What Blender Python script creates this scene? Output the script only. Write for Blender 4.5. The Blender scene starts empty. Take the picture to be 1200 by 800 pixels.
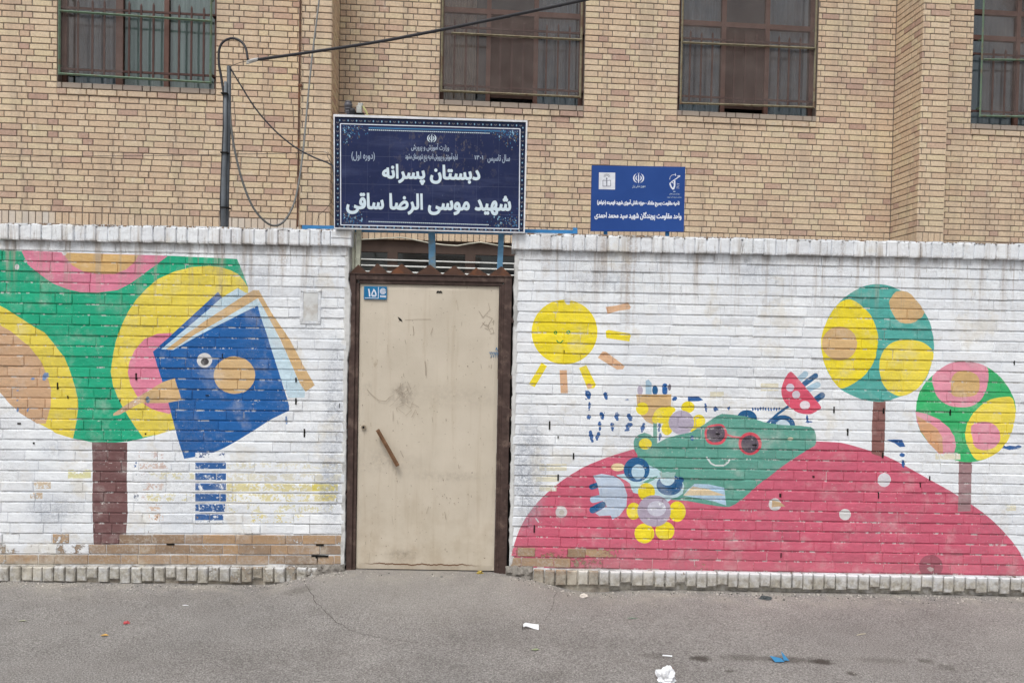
import bpy, bmesh, math, random
from math import sin, cos, pi, radians, atan2, sqrt
from mathutils import Vector, Matrix, noise
from mathutils.geometry import delaunay_2d_cdt
random.seed(7)
R = random.random
def U(a, b): return a + (b - a) * R()
SC = bpy.context.scene
COL = SC.collection

# ---------------------------------------------------------------- camera
YAW, PIT, ROL, CAMH, PHI, FD = 0.0080, -0.0227, -0.0191, 1.55, 0.0741, 3.6067
FPX, PPY = 893.4, 428.4
CAM = Vector((0, -5, CAMH))
FWD = Vector((sin(YAW) * cos(PIT), cos(YAW) * cos(PIT), sin(PIT)))
_r = Vector((cos(YAW), -sin(YAW), 0)); _u = _r.cross(FWD)
RGT = _r * cos(ROL) - _u * sin(ROL)
UPV = _u * cos(ROL) + _r * sin(ROL)
cam = bpy.data.cameras.new('camera'); cam_o = bpy.data.objects.new('camera', cam); COL.objects.link(cam_o)
cam.sensor_width = 36; cam.lens = FPX / 1200 * 36; cam.shift_y = (PPY - 400) / 1200
cam.clip_start = 0.05; cam.clip_end = 500
m = Matrix((RGT, UPV, -FWD)).transposed().to_4x4(); m.translation = CAM
cam_o.matrix_world = m
SC.camera = cam_o

# ---------------------------------------------------------------- sky, sun, exposure
SUN_EL, SUN_AZ = radians(60), radians(-158)       # azimuth measured from +y towards +x
w = bpy.data.worlds.new('World'); SC.world = w; w.use_nodes = True
nt = w.node_tree; bg = nt.nodes['Background']
sky = nt.nodes.new('ShaderNodeTexSky'); sky.sky_type = 'NISHITA'; sky.sun_disc = False
sky.sun_elevation = SUN_EL; sky.sun_rotation = SUN_AZ; sky.dust_density = 6; sky.air_density = 1.0; sky.ozone_density = 1.0
hs = nt.nodes.new('ShaderNodeHueSaturation'); hs.inputs['Saturation'].default_value = 0.22
nt.links.new(sky.outputs[0], hs.inputs['Color']); nt.links.new(hs.outputs[0], bg.inputs[0])
bg.inputs[1].default_value = 0.10
sl = bpy.data.lights.new('sun', 'SUN'); sl.energy = 1.15; sl.angle = radians(22); sl.color = (1.0, 0.97, 0.93)
so = bpy.data.objects.new('sun', sl); COL.objects.link(so)
sd = Vector((sin(SUN_AZ) * cos(SUN_EL), cos(SUN_AZ) * cos(SUN_EL), sin(SUN_EL)))
so.rotation_euler = sd.to_track_quat('Z', 'Y').to_euler()
SC.view_settings.view_transform = 'Standard'; SC.view_settings.look = 'None'
SC.view_settings.gamma = 1; SC.view_settings.exposure = 0.27
SC.cycles.max_bounces = 6; SC.cycles.transparent_max_bounces = 12

# ---------------------------------------------------------------- placing: a direction from the eye met with a real plane
def ray(px, py): return FWD + RGT * ((px - 600) / FPX) - UPV * ((py - PPY) / FPX)
def P(px, py, y=0.0):
    v = ray(px, py); return CAM + v * ((y - CAM.y) / v.y)
def W(px, py, y=0.0):
    p = P(px, py, y); return (p.x, p.z)
def G(px, py, z=-0.04):
    v = ray(px, py); return CAM + v * ((z - CAM.z) / v.z)
E1 = Vector((cos(PHI), sin(PHI), 0)); EN = Vector((-sin(PHI), cos(PHI), 0))
def F(px, py, off=0.0):
    v = ray(px, py); t = (FD - off - CAM.dot(EN)) / v.dot(EN); p = CAM + v * t
    return (p.dot(E1), p.z)

# ---------------------------------------------------------------- scene-object helpers
def tag(o, label=None, cat=None, group=None, kind=None):
    if label: o['label'] = label
    if cat: o['category'] = cat
    if group: o['group'] = group
    if kind: o['kind'] = kind
    return o
def empty(name, loc=(0, 0, 0), rz=0.0):
    o = bpy.data.objects.new(name, None); COL.objects.link(o); o.location = loc; o.rotation_euler = (0, 0, rz)
    o.empty_display_size = 0.1
    return o
def s2l(c): c /= 255.0; return c / 12.92 if c <= 0.04045 else ((c + 0.055) / 1.055) ** 2.4
def C(r, g, b, k=0.80): return (s2l(r) / k, s2l(g) / k, s2l(b) / k)

class MB:
    """collects faces, with a material slot and a colour each, and links them as one mesh object"""
    def __init__(s): s.v = []; s.f = []; s.m = []; s.c = []; s.b = []
    def face(s, vs, mat=0, col=(1, 1, 1, 1), br=(0, 0.5, 0)):
        k = len(s.v); s.v += [tuple(x) for x in vs]; s.f.append(tuple(range(k, k + len(vs)))); s.m.append(mat); s.c.append(col); s.b.append(br)
    def mesh(s, vs, fs, mat=0, col=(1, 1, 1, 1), br=(0, 0.5, 0)):
        k = len(s.v); s.v += [tuple(x) for x in vs]
        for f in fs: s.f.append(tuple(k + i for i in f)); s.m.append(mat); s.c.append(col); s.b.append(br)
    def box(s, x0, x1, y0, y1, z0, z1, ch=0.0, mat=0, col=(1, 1, 1, 1), br=(0, .5, 0), xf=None):
        """box; ch > 0 chamfers the front (-y) rim"""
        if ch:
            vs = [(x0, y0 + ch, z0), (x1, y0 + ch, z0), (x1, y0 + ch, z1), (x0, y0 + ch, z1),
                  (x0 + ch, y0, z0 + ch), (x1 - ch, y0, z0 + ch), (x1 - ch, y0, z1 - ch), (x0 + ch, y0, z1 - ch),
                  (x0, y1, z0), (x1, y1, z0), (x1, y1, z1), (x0, y1, z1)]
            fs = [(4, 5, 6, 7), (0, 1, 5, 4), (1, 2, 6, 5), (2, 3, 7, 6), (3, 0, 4, 7), (8, 9, 1, 0), (9, 10, 2, 1), (10, 11, 3, 2), (11, 8, 0, 3), (11, 10, 9, 8)]
        else:
            vs = [(x0, y0, z0), (x1, y0, z0), (x1, y0, z1), (x0, y0, z1), (x0, y1, z0), (x1, y1, z0), (x1, y1, z1), (x0, y1, z1)]
            fs = [(0, 1, 2, 3), (4, 0, 3, 7), (1, 5, 6, 2), (3, 2, 6, 7), (4, 5, 1, 0), (7, 6, 5, 4)]
        if xf: vs = [xf @ Vector(q) for q in vs]
        s.mesh(vs, fs, mat, col, br)
    def tube(s, pts, r, n=8, mat=0, col=(1, 1, 1, 1), cap=True):
        pts = [Vector(p) for p in pts]; k = len(s.v); N = len(pts); prev = None
        for i, p in enumerate(pts):
            t = (pts[min(i + 1, N - 1)] - pts[max(i - 1, 0)]).normalized()
            a = (t.cross(Vector((0, 0, 1))) if abs(t.z) < .9 else t.cross(Vector((0, 1, 0)))) if prev is None else prev - t * prev.dot(t)
            a.normalize(); prev = a; b = t.cross(a); rr = r[i] if isinstance(r, (list, tuple)) else r
            for j in range(n):
                q = 2 * pi * j / n; s.v.append(tuple(p + (a * cos(q) + b * sin(q)) * rr))
        for i in range(N - 1):
            for j in range(n):
                j2 = (j + 1) % n
                s.f.append((k + i * n + j, k + i * n + j2, k + (i + 1) * n + j2, k + (i + 1) * n + j)); s.m.append(mat); s.c.append(col); s.b.append((0, .5, 0))
        if cap:
            s.f.append(tuple(k + j for j in reversed(range(n)))); s.m.append(mat); s.c.append(col); s.b.append((0, .5, 0))
            s.f.append(tuple(k + (N - 1) * n + j for j in range(n))); s.m.append(mat); s.c.append(col); s.b.append((0, .5, 0))
    def build(s, name, mats, parent=None, center=False, smooth=False, attrs=True):
        if not isinstance(mats, (list, tuple)): mats = [mats]
        loc = Vector((0, 0, 0))
        if center and s.v:
            n = len(s.v); loc = Vector((sum(v[0] for v in s.v) / n, sum(v[1] for v in s.v) / n, sum(v[2] for v in s.v) / n))
        me = bpy.data.meshes.new(name)
        me.from_pydata([(v[0] - loc.x, v[1] - loc.y, v[2] - loc.z) for v in s.v] if center else s.v, [], s.f)
        for mt in mats: me.materials.append(mt)
        me.polygons.foreach_set('material_index', s.m)
        if smooth: me.polygons.foreach_set('use_smooth', [True] * len(s.f))
        if attrs:
            a = me.attributes.new('paint', 'FLOAT_COLOR', 'CORNER'); buf = []
            b = me.attributes.new('brick', 'FLOAT_VECTOR', 'FACE'); bb = []
            for f, c, br in zip(s.f, s.c, s.b):
                c = tuple(c) if len(c) == 4 else tuple(c) + (1,); buf += list(c) * len(f); bb += list(br)
            a.data.foreach_set('color', buf); b.data.foreach_set('vector', bb)
        me.update()
        o = bpy.data.objects.new(name, me); COL.objects.link(o); o.location = loc
        if parent: o.parent = parent
        return o

# ---------------------------------------------------------------- material helpers
class Mat:
    def __init__(s, name, rough=0.8, metal=0.0, spec=0.3):
        s.m = bpy.data.materials.new(name); s.m.use_nodes = True; s.t = s.m.node_tree; s.N = s.t.nodes; s.L = s.t.links
        s.b = s.N['Principled BSDF']; s.b.inputs['Roughness'].default_value = rough; s.b.inputs['Metallic'].default_value = metal
        s.b.inputs['Specular IOR Level'].default_value = spec; s._pos = None
    def n(s, t, **k):
        x = s.N.new(t)
        for a, v in k.items(): setattr(x, a, v)
        return x
    def put(s, sock, v):
        if isinstance(v, bpy.types.NodeSocket): s.L.new(v, sock)
        elif isinstance(v, (tuple, list)) and len(v) == 3 and sock.type == 'RGBA': sock.default_value = (*v, 1)
        else: sock.default_value = v
    @property
    def pos(s):
        if s._pos is None: s._pos = s.n('ShaderNodeNewGeometry').outputs['Position']
        return s._pos
    def sep(s, v=None):
        x = s.n('ShaderNodeSeparateXYZ'); s.put(x.inputs[0], s.pos if v is None else v); return x.outputs
    def map(s, scale=(1, 1, 1), loc=(0, 0, 0), rot=(0, 0, 0), v=None):
        x = s.n('ShaderNodeMapping'); s.put(x.inputs['Vector'], s.pos if v is None else v)
        x.inputs['Scale'].default_value = scale; x.inputs['Location'].default_value = loc; x.inputs['Rotation'].default_value = rot
        return x.outputs[0]
    def noise(s, sc=5, det=4, rough=.55, v=None, dist=0, col=False):
        x = s.n('ShaderNodeTexNoise'); s.put(x.inputs['Vector'], s.pos if v is None else v)
        x.inputs['Scale'].default_value = sc; x.inputs['Detail'].default_value = det; x.inputs['Roughness'].default_value = rough; x.inputs['Distortion'].default_value = dist
        return x.outputs['Color' if col else 'Fac']
    def vor(s, sc=5, v=None, feat='F1', out='Distance'):
        x = s.n('ShaderNodeTexVoronoi', feature=feat); s.put(x.inputs['Vector'], s.pos if v is None else v); x.inputs['Scale'].default_value = sc
        return x.outputs[out]
    def math(s, op, a, b=0.0, c=None, clamp=False):
        x = s.n('ShaderNodeMath', operation=op, use_clamp=clamp); s.put(x.inputs[0], a); s.put(x.inputs[1], b)
        if c is not None: s.put(x.inputs[2], c)
        return x.outputs[0]
    def rng(s, v, a, b, c=0.0, d=1.0, smooth=True):
        x = s.n('ShaderNodeMapRange', interpolation_type='SMOOTHSTEP' if smooth else 'LINEAR'); s.put(x.inputs[0], v)
        for i, q in zip((1, 2, 3, 4), (a, b, c, d)): s.put(x.inputs[i], q)
        return x.outputs[0]
    def mix(s, f, a, b, mode='MIX'):
        x = s.n('ShaderNodeMix', data_type='RGBA', blend_type=mode); s.put(x.inputs[0], f); s.put(x.inputs[6], a); s.put(x.inputs[7], b)
        return x.outputs[2]
    def ramp(s, f, stops):
        x = s.n('ShaderNodeValToRGB'); s.put(x.inputs[0], f); e = x.color_ramp.elements
        while len(e) < len(stops): e.new(0.5)
        for q, (p, c) in zip(e, stops): q.position = p; q.color = (*c, 1)
        return x.outputs[0]
    def attr(s, name):
        return s.n('ShaderNodeAttribute', attribute_name=name).outputs
    def bump(s, h, strength=0.3, dist=0.002):
        x = s.n('ShaderNodeBump'); x.inputs['Strength'].default_value = strength; x.inputs['Distance'].default_value = dist; s.put(x.inputs['Height'], h)
        s.L.new(x.outputs[0], s.b.inputs['Normal'])
    def base(s, v): s.put(s.b.inputs['Base Color'], v); return s

def simple(name, col, rough=.6, metal=0, var=.15, sc=20, bump=.1, dirt=None, spec=.3):
    m = Mat(name, rough, metal, spec); n = m.noise(sc, 5)
    d = tuple(c * (1 - var) for c in col); l = tuple(min(1, c * (1 + var)) for c in col)
    c = m.ramp(n, [(.3, d), (.7, l)])
    if dirt: c = m.mix(m.rng(m.noise(sc * .35, 6, .65), .5, .66, 0, .85), c, dirt)
    m.base(c); m.bump(m.noise(sc * 6, 3), bump, .002)
    return m.m

# painted brick: colour comes from the painted picture on each face; the shader adds wear, bare brick, drips, dust and some painted shade
def make_painted():
    m = Mat('painted_brick', .75, spec=.25); a = m.attr('paint'); br = m.sep(m.attr('brick')[1])
    col, cov = a[0], a[3]
    n_f = m.noise(70, 6, .7); n_m = m.noise(16, 5, .6); n_l = m.noise(2.2, 4, .6)
    white = m.ramp(n_l, [(.3, C(210, 215, 221)), (.7, C(225, 228, 231))])
    iswhite = m.math('LESS_THAN', cov, .001)
    # thin brush-mark variation inside the paint
    col = m.mix(1.0, col, m.ramp(m.noise(9, 5, .6, v=m.map((1, 1, 4))), [(.3, (.90, .90, .90)), (.7, (1.06, 1.06, 1.06))]), 'MULTIPLY')
    wear = m.rng(m.math('SUBTRACT', m.math('MULTIPLY_ADD', n_f, .5, m.math('MULTIPLY', n_m, .5)), m.math('MULTIPLY_ADD', cov, .44, .24)), -.015, .03)
    c = m.mix(m.math('MAXIMUM', wear, iswhite), col, white)
    # small chips
    chip = m.math('MULTIPLY', m.rng(m.noise(42, 4, .7, v=m.map((1, 1, 2.4))), .655, .675), m.rng(m.noise(3.3, 4, .6), .40, .60))
    c = m.mix(chip, c, C(205, 203, 198))
    jw = m.math('MULTIPLY', br[2], m.rng(m.noise(13, 5, .75, v=m.map((1, 1, .4))), .53, .58))
    c = m.mix(m.math('MULTIPLY', jw, .8), c, C(208, 208, 206))
    c = m.mix(1.0, c, m.ramp(br[1], [(0, (.93, .93, .935)), (.5, (1.0, 1.0, 1.0)), (1, (1.03, 1.03, 1.02))]), 'MULTIPLY')
    # chalky bloom over old paint
    c = m.mix(m.rng(m.noise(5.5, 5, .65), .50, .74, 0, .30), c, C(202, 200, 196))
    # bare brick
    bare_c = m.ramp(m.math('ADD', m.math('MULTIPLY', br[1], .6), m.math('MULTIPLY', n_m, .4)), [(.15, C(116, 100, 88)), (.38, C(148, 124, 100)), (.6, C(168, 138, 106)), (.85, C(140, 122, 108))])
    bare_c = m.mix(m.rng(m.math('ADD', m.math('MULTIPLY', n_f, .6), m.math('MULTIPLY', m.noise(6, 4, .7), .4)), .48, .60, 0, .55), bare_c, C(178, 172, 164))
    bare = m.rng(m.math('SUBTRACT', m.math('MULTIPLY_ADD', n_m, .55, m.math('MULTIPLY', n_f, .45)), m.math('MULTIPLY_ADD', br[0], .62, .17)), .02, -.02)
    c = m.mix(bare, c, bare_c)
    # drips running from the coping
    z = m.sep()[2]; st = m.noise(1, 6, .7, v=m.map((11, 3, .55)))
    hi = m.math('MULTIPLY', m.rng(z, 1.62, 2.19), m.rng(z, 2.30, 2.20, .45, 1))
    c = m.mix(m.math('MULTIPLY', m.rng(st, .50, .66), m.math('MULTIPLY', hi, .75)), c, C(158, 148, 138))
    fine = m.math('MULTIPLY', m.rng(m.noise(1, 6, .8, v=m.map((44, 5, 5.0))), .56, .66), m.math('MULTIPLY', hi, .7))
    c = m.mix(fine, c, C(120, 112, 104))
    # scribbled, scuffed dark patches
    sx = m.sep()
    scr = m.rng(m.math('ABSOLUTE', m.math('SUBTRACT', m.noise(34, 7, .8, dist=1.2), .5)), .03, .008)
    patch = None
    for (px, py, rx, rz, k) in [(620, 555, .13, .44, 1.0), (60, 597, .22, .1, .6), (62, 527, .1, .07, .5), (392, 470, .09, .5, .7), (365, 360, .13, .28, .45), (700, 330, .25, .1, .5), (890, 318, .3, .12, .4), (735, 500, .2, .25, .12), (300, 320, .2, .2, .35), (388, 560, .09, .4, .8)]:
        x0, z0 = W(px, py)
        dx = m.math('DIVIDE', m.math('SUBTRACT', sx[0], x0), rx); dz = m.math('DIVIDE', m.math('SUBTRACT', sx[2], z0), rz)
        d = m.math('SQRT', m.math('ADD', m.math('MULTIPLY', dx, dx), m.math('MULTIPLY', dz, dz)))
        f = m.rng(d, 1.15, .3, 0, k)
        patch = f if patch is None else m.math('MAXIMUM', patch, f)
    c = m.mix(m.math('MULTIPLY', scr, m.math('MULTIPLY', patch, m.rng(n_m, .38, .55))), c, C(112, 120, 134))
    c = m.mix(m.math('MULTIPLY', patch, m.rng(m.noise(48, 6, .8), .44, .60, .12, .75)), c, C(150, 156, 166))
    # road splash near the ground
    low = m.rng(z, .32, -.02)
    c = m.mix(m.math('MULTIPLY', low, m.rng(n_l, .3, .7, .08, .42)), c, C(150, 142, 132))
    foot = m.math('MULTIPLY', m.rng(z, .11, .055), m.rng(m.noise(20, 6, .75), .33, .6, .35, .95))
    c = m.mix(foot, c, m.ramp(m.noise(30, 5, .7), [(.3, C(112, 106, 97)), (.55, C(160, 155, 143)), (.8, C(186, 183, 172))]))
    c = m.mix(m.math('MULTIPLY', m.math('MULTIPLY', m.rng(z, 2.10, 2.19), m.rng(z, 2.215, 2.195)), m.rng(m.noise(1, 5, .75, v=m.map((9, 1, 3))), .40, .62, .05, .6)), c, C(128, 122, 116))  # ragged dark band under the coping: painted shade mixed with dirt
    # rust and mud runs with their own places
    for (px, py0, py1, wd, k) in [(737, 300, 475, .030, .5), (744, 305, 430, .012, .5), (470, 290, 300, .02, .4), (331, 300, 345, .03, .45), (262, 300, 335, .02, .3), (640, 300, 340, .05, .3), (707, 300, 345, .03, .4), (985, 308, 350, .03, .35), (1075, 310, 345, .02, .35), (1178, 312, 420, .03, .3), (97, 285, 330, .02, .25), (376, 290, 320, .02, .5), (275, 285, 315, .03, .35), (820, 305, 350, .03, .25)]:
        x0, zt = W(px, py0); _, zb = W(px, py1)
        dx = m.math('ADD', m.math('SUBTRACT', sx[0], x0), m.math('MULTIPLY', m.math('SUBTRACT', m.noise(9, 3, .6, v=m.map((1, 1, .4))), .5), .05))
        f = m.math('MULTIPLY', m.rng(m.math('ABSOLUTE', dx), wd, wd * .2), m.math('MULTIPLY', m.rng(sx[2], zb, zt, 0, k), m.rng(n_f, .35, .6)))
        c = m.mix(f, c, C(146, 128, 112))
    # thin scratch hatching over the whole painted face, denser on the white
    ht = m.rng(m.math('ABSOLUTE', m.math('SUBTRACT', m.noise(26, 6, .85, dist=.6), .5)), .014, .004)
    c = m.mix(m.math('MULTIPLY', ht, m.rng(m.noise(2.6, 4, .6), .46, .64, 0, .55)), c, C(124, 126, 130))
    # cream and grey blotches of older coats
    c = m.mix(m.math('MULTIPLY', iswhite, m.rng(m.noise(3.1, 5, .65), .54, .66, 0, .45)), c, C(196, 190, 176))
    # dirt lodged in the joints
    jd = m.math('MULTIPLY', br[2], m.rng(m.noise(4.5, 6, .75), .48, .64, 0, .42))
    c = m.mix(jd, c, C(88, 84, 82))
    # scattered hairline scratches and pits
    pit = m.rng(m.vor(26), .045, .02); pit = m.math('MULTIPLY', pit, m.rng(m.noise(7), .55, .62))
    c = m.mix(m.math('MULTIPLY', pit, .8), c, C(95, 92, 90))
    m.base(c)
    h = m.math('ADD', m.math('MULTIPLY', n_f, .5), m.math('ADD', m.math('MULTIPLY', m.noise(24, 4), .9), m.math('MULTIPLY', bare, -.6)))
    h = m.math('ADD', h, m.math('MULTIPLY', m.noise(8, 3), 1.2))
    m.bump(h, .8, .0075)
    return m.m
PAINTED = make_painted()

def make_facade():
    m = Mat('facade_brick', .9, spec=.15); br = m.sep(m.attr('brick')[1])
    n1 = m.noise(45, 6, .7); n2 = m.noise(1.1, 4, .6)
    c = m.ramp(br[1], [(.0, C(176, 148, 134)), (.12, C(191, 165, 147)), (.25, C(199, 176, 152)), (.5, C(203, 182, 157)), (.75, C(211, 192, 167)), (.9, C(208, 192, 162)), (1, C(203, 188, 163))])
    c = m.mix(1.0, c, m.ramp(n1, [(.25, (.74, .735, .73)), (.7, (1.1, 1.1, 1.1))]), 'MULTIPLY')
    c = m.mix(m.rng(n2, .42, .72, 0, .24), c, C(156, 146, 138))
    c = m.mix(m.math('MULTIPLY', m.rng(m.noise(1, 6, .7, v=m.map((5, 5, .5))), .50, .68), .30), c, C(134, 122, 112))
    c = m.mix(m.rng(m.noise(9, 6, .75), .58, .68, 0, .4), c, C(214, 204, 190))
    c = m.mix(m.math('MULTIPLY', br[0], .8), c, C(140, 132, 126))          # grey weathered sill bricks
    c = m.mix(br[2], c, C(200, 200, 198))                                  # whitewashed belt bricks
    c = m.mix(m.rng(m.noise(120, 2, .6), .66, .72, 0, .5), c, C(110, 92, 80))
    m.base(c); m.bump(m.math('ADD', n1, m.noise(150, 3)), .5, .003)
    return m.m
FACADE = make_facade()
def make_mortar():
    m = Mat('grey_mortar', .95, spec=.1)
    c = m.ramp(m.noise(18, 6, .7), [(.25, C(102, 94, 89)), (.75, C(138, 129, 122))]); m.base(c); m.bump(m.noise(90, 5), .6, .003); return m.m
MORTAR = make_mortar()

def make_asphalt():
    m = Mat('old_asphalt', .92, spec=.2)
    n = m.noise(120, 5, .85); st = m.vor(170); st2 = m.vor(75); big = m.noise(.9, 5, .6); mid = m.noise(5, 5, .65)
    c = m.ramp(n, [(.34, C(84, 81, 79, 1.06)), (.5, C(147, 143, 140, 1.06)), (.66, C(198, 194, 190, 1.06))])
    c = m.mix(m.rng(m.noise(95, 4, .75, v=m.map((1, 1.6, 1))), .38, .30, 0, .85), c, C(62, 59, 58, 1.06))
    c = m.mix(m.rng(m.noise(75, 4, .8, v=m.map((1, 1.5, 1), loc=(4, 2, 0))), .68, .73, 0, .8), c, C(214, 210, 204, 1.06))
    c = m.mix(m.rng(st2, .10, .05, 0, .35), c, C(196, 190, 184, 1.06))
    c = m.mix(1.0, c, m.ramp(big, [(.3, (.80, .81, .82)), (.7, (1.09, 1.095, 1.10))]), 'MULTIPLY')
    c = m.mix(1.0, c, m.ramp(mid, [(.3, (.90, .89, .885)), (.7, (1.07, 1.07, 1.07))]), 'MULTIPLY')
    # dusty light margin along the wall foot
    sx = m.sep()
    c = m.mix(m.math('MULTIPLY', m.rng(sx[1], -.42, -.03), m.rng(m.noise(6, 6, .7), .38, .66, 0, .55)), c, C(176, 170, 160, 1.0))
    # paler cement apron in front of the gate
    dx = m.math('DIVIDE', m.math('ADD', sx[0], .36), 1.15); dy = m.math('DIVIDE', sx[1], .78)
    d = m.math('SQRT', m.math('ADD', m.math('MULTIPLY', dx, dx), m.math('MULTIPLY', dy, dy)))
    d = m.math('ADD', d, m.math('MULTIPLY', m.math('SUBTRACT', mid, .5), .35))
    cem = m.ramp(m.noise(140, 4, .7), [(.3, C(140, 136, 131, 1.06)), (.7, C(172, 167, 161, 1.06))])
    c = m.mix(m.rng(d, 1.05, .6, 0, .38), c, cem)
    # oil and damp spots of their own shape
    for (px, py, rx, ry, k) in [(821, 770, .065, .05, .75), (962, 773, .075, .05, .8), (922, 771, .15, .06, .55), (872, 769, .16, .05, .38), (1085, 772, .05, .04, .5), (1030, 771, .16, .05, .25), (770, 767, .1, .05, .35), (350, 702, .12, .07, .28), (372, 722, .08, .08, .10), (998, 787, .03, .03, .7), (855, 785, .03, .02, .5), (648, 790, .1, .06, .2), (1110, 780, .06, .05, .35), (560, 735, .5, .3, .12), (250, 770, .7, .3, .10), (640, 745, .5, .2, .1)]:
        g = G(px, py)
        ex = m.math('DIVIDE', m.math('SUBTRACT', sx[0], g.x), rx); ey = m.math('DIVIDE', m.math('SUBTRACT', sx[1], g.y), ry)
        e = m.math('SQRT', m.math('ADD', m.math('MULTIPLY', ex, ex), m.math('MULTIPLY', ey, ey)))
        e = m.math('ADD', e, m.math('MULTIPLY', m.math('SUBTRACT', m.noise(22, 4, .7), .5), 1.3))
        c = m.mix(m.rng(e, 1.15, .35, 0, k), c, C(58, 50, 44, 1.06))
    m.base(c)
    h = m.math('ADD', m.math('MULTIPLY', n, 1.0), m.math('ADD', m.math('MULTIPLY', st, -1.2), m.math('MULTIPLY', m.noise(30, 4), .8)))
    m.bump(h, .7, .004)
    return m.m
ASPHALT = make_asphalt()

def make_gate_paint():
    m = Mat('cream_gate_paint', .5, spec=.35); sx = m.sep()
    c = m.ramp(m.noise(2.2, 5, .6), [(.3, C(182, 173, 157)), (.7, C(196, 187, 172))])
    c = m.mix(m.math('MULTIPLY', m.rng(m.noise(1, 6, .7, v=m.map((16, 1, 1.1))), .5, .72), .30), c, C(160, 146, 124))
    c = m.mix(m.math('MULTIPLY', m.rng(sx[2], .8, .1), m.rng(m.noise(6, 6, .7), .38, .7, 0, .42)), c, C(152, 136, 112))
    c = m.mix(m.rng(m.noise(22, 6, .75, v=m.map((1.6, 1, .55))), .63, .70, 0, .6), c, C(150, 134, 112))
    c = m.mix(m.rng(m.noise(60, 3, .6), .70, .73, 0, .8), c, C(88, 70, 56))
    # hand-grime smudge and flaking line near the foot
    for (px, py, rx, rz, k) in [(472, 463, .10, .10, .45), (447, 540, .3, .12, .2), (535, 465, .35, .1, .16), (470, 650, .12, .05, .4), (525, 558, .3, .04, .25), (430, 455, .05, .06, .2)]:
        x0, z0 = W(px, py, .03)
        dx = m.math('DIVIDE', m.math('SUBTRACT', sx[0], x0), rx); dz = m.math('DIVIDE', m.math('SUBTRACT', sx[2], z0), rz)
        d = m.math('SQRT', m.math('ADD', m.math('MULTIPLY', dx, dx), m.math('MULTIPLY', dz, dz)))
        c = m.mix(m.math('MULTIPLY', m.rng(d, 1.2, .2, 0, k), m.rng(m.noise(30, 6, .8), .36, .62)), c, C(112, 102, 92))
    _, zz = W(500, 661, .03)
    ln = m.math('ADD', sx[2], m.math('MULTIPLY', m.math('SUBTRACT', m.noise(9, 5, .7, v=m.map((1, 0, 0))), .5), -.05))
    lf = m.rng(m.math('ABSOLUTE', m.math('SUBTRACT', ln, zz)), .007, .002)
    c = m.mix(m.math('MULTIPLY', lf, m.math('MULTIPLY', m.rng(sx[0], -.97, -.78), m.rng(sx[0], -.1, -.3))), c, C(100, 72, 52))
    m.base(c); m.bump(m.math('ADD', m.noise(3, 3), m.math('MULTIPLY', m.noise(60, 5), .12)), .35, .01)
    return m.m
GATE_PAINT = make_gate_paint()
BROWN = simple('brown_steel', C(68, 54, 50), .5, 0, .3, 26, .3, dirt=C(104, 88, 80))
RUST = simple('rusty_brown_steel', C(84, 62, 52), .6, 0, .25, 18, .4, dirt=C(120, 78, 54))
BLACKGAP = simple('dark_void', (.012, .011, .010), .9, 0, .1)
BLUESTEEL = simple('blue_painted_steel', C(52, 116, 168), .5, 0, .15, 20, .2, dirt=C(90, 120, 145))
BLUEPOST = simple('weathered_blue_post', C(92, 136, 168), .6, 0, .2, 26, .3, dirt=C(120, 128, 126))
PALEPOST = simple('weathered_cream_post', C(188, 190, 174), .7, 0, .15, 26, .3, dirt=C(130, 134, 120))
WHITEP = simple('white_strip', C(215, 218, 216), .5, 0, .06, 20, .1)
GREENP = simple('green_window_steel', C(96, 118, 100), .6, 0, .2, 30, .3, dirt=C(110, 96, 80))
PALEG = simple('pale_grille_steel', C(122, 116, 96), .6, 0, .25, 24, .3, dirt=C(104, 84, 68))
WOOD = simple('red_brown_frame', C(100, 74, 66), .55, 0, .18, 12, .2)
ROD = simple('dark_red_rod', C(74, 52, 48), .6, 0, .2, 30, .2)
PLASTIC = simple('grey_conduit', C(78, 84, 90), .5, 0, .15, 30, .1)
CABLE = simple('black_cable', C(52, 52, 56), .5, 0, .1, 30, .1)
CABLEG = simple('grey_cable', C(104, 106, 106), .6, 0, .1, 30, .1)
SILVER = simple('silver_clamp', C(190, 190, 188), .35, .6, .1, 40, .1)
PLASTER = simple('rough_render', C(178, 174, 166), .95, 0, .25, 16, .9, dirt=C(118, 114, 108))
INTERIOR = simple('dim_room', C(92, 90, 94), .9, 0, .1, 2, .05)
DARKDOOR = simple('dark_brown_panel', C(66, 50, 44), .8, 0, .15, 8, .05)
def curt(name, c1, c2):
    m = Mat(name, .95, spec=.1); v = m.map((34, 4, .6)); m.base(m.ramp(m.noise(1, 3, .5, v=v), [(.3, c1), (.7, c2)])); m.bump(m.noise(1, 3, .5, v=v), .6, .01); return m.m
CURT_G = curt('grey_green_curtain', C(176, 190, 186), C(216, 226, 222))
CURT_B = curt('blue_grey_curtain', C(160, 172, 186), C(202, 210, 220))
CURT_P = curt('peach_curtain', C(190, 162, 146), C(222, 196, 176))
def make_glass():
    m = Mat('window_glass'); nt = m.t; m.N.remove(m.b); out = m.N['Material Output']
    t = m.n('ShaderNodeBsdfTransparent'); t.inputs[0].default_value = (.86, .9, .9, 1); g = m.n('ShaderNodeBsdfGlossy'); g.inputs['Roughness'].default_value = .04
    fr = m.n('ShaderNodeFresnel'); fr.inputs[0].default_value = 1.5; mx = m.n('ShaderNodeMixShader')
    m.L.new(m.math('MULTIPLY_ADD', fr.outputs[0], 1.0, .03), mx.inputs[0]); m.L.new(t.outputs[0], mx.inputs[1]); m.L.new(g.outputs[0], mx.inputs[2]); m.L.new(mx.outputs[0], out.inputs[0])
    return m.m
GLASS = make_glass()
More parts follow.
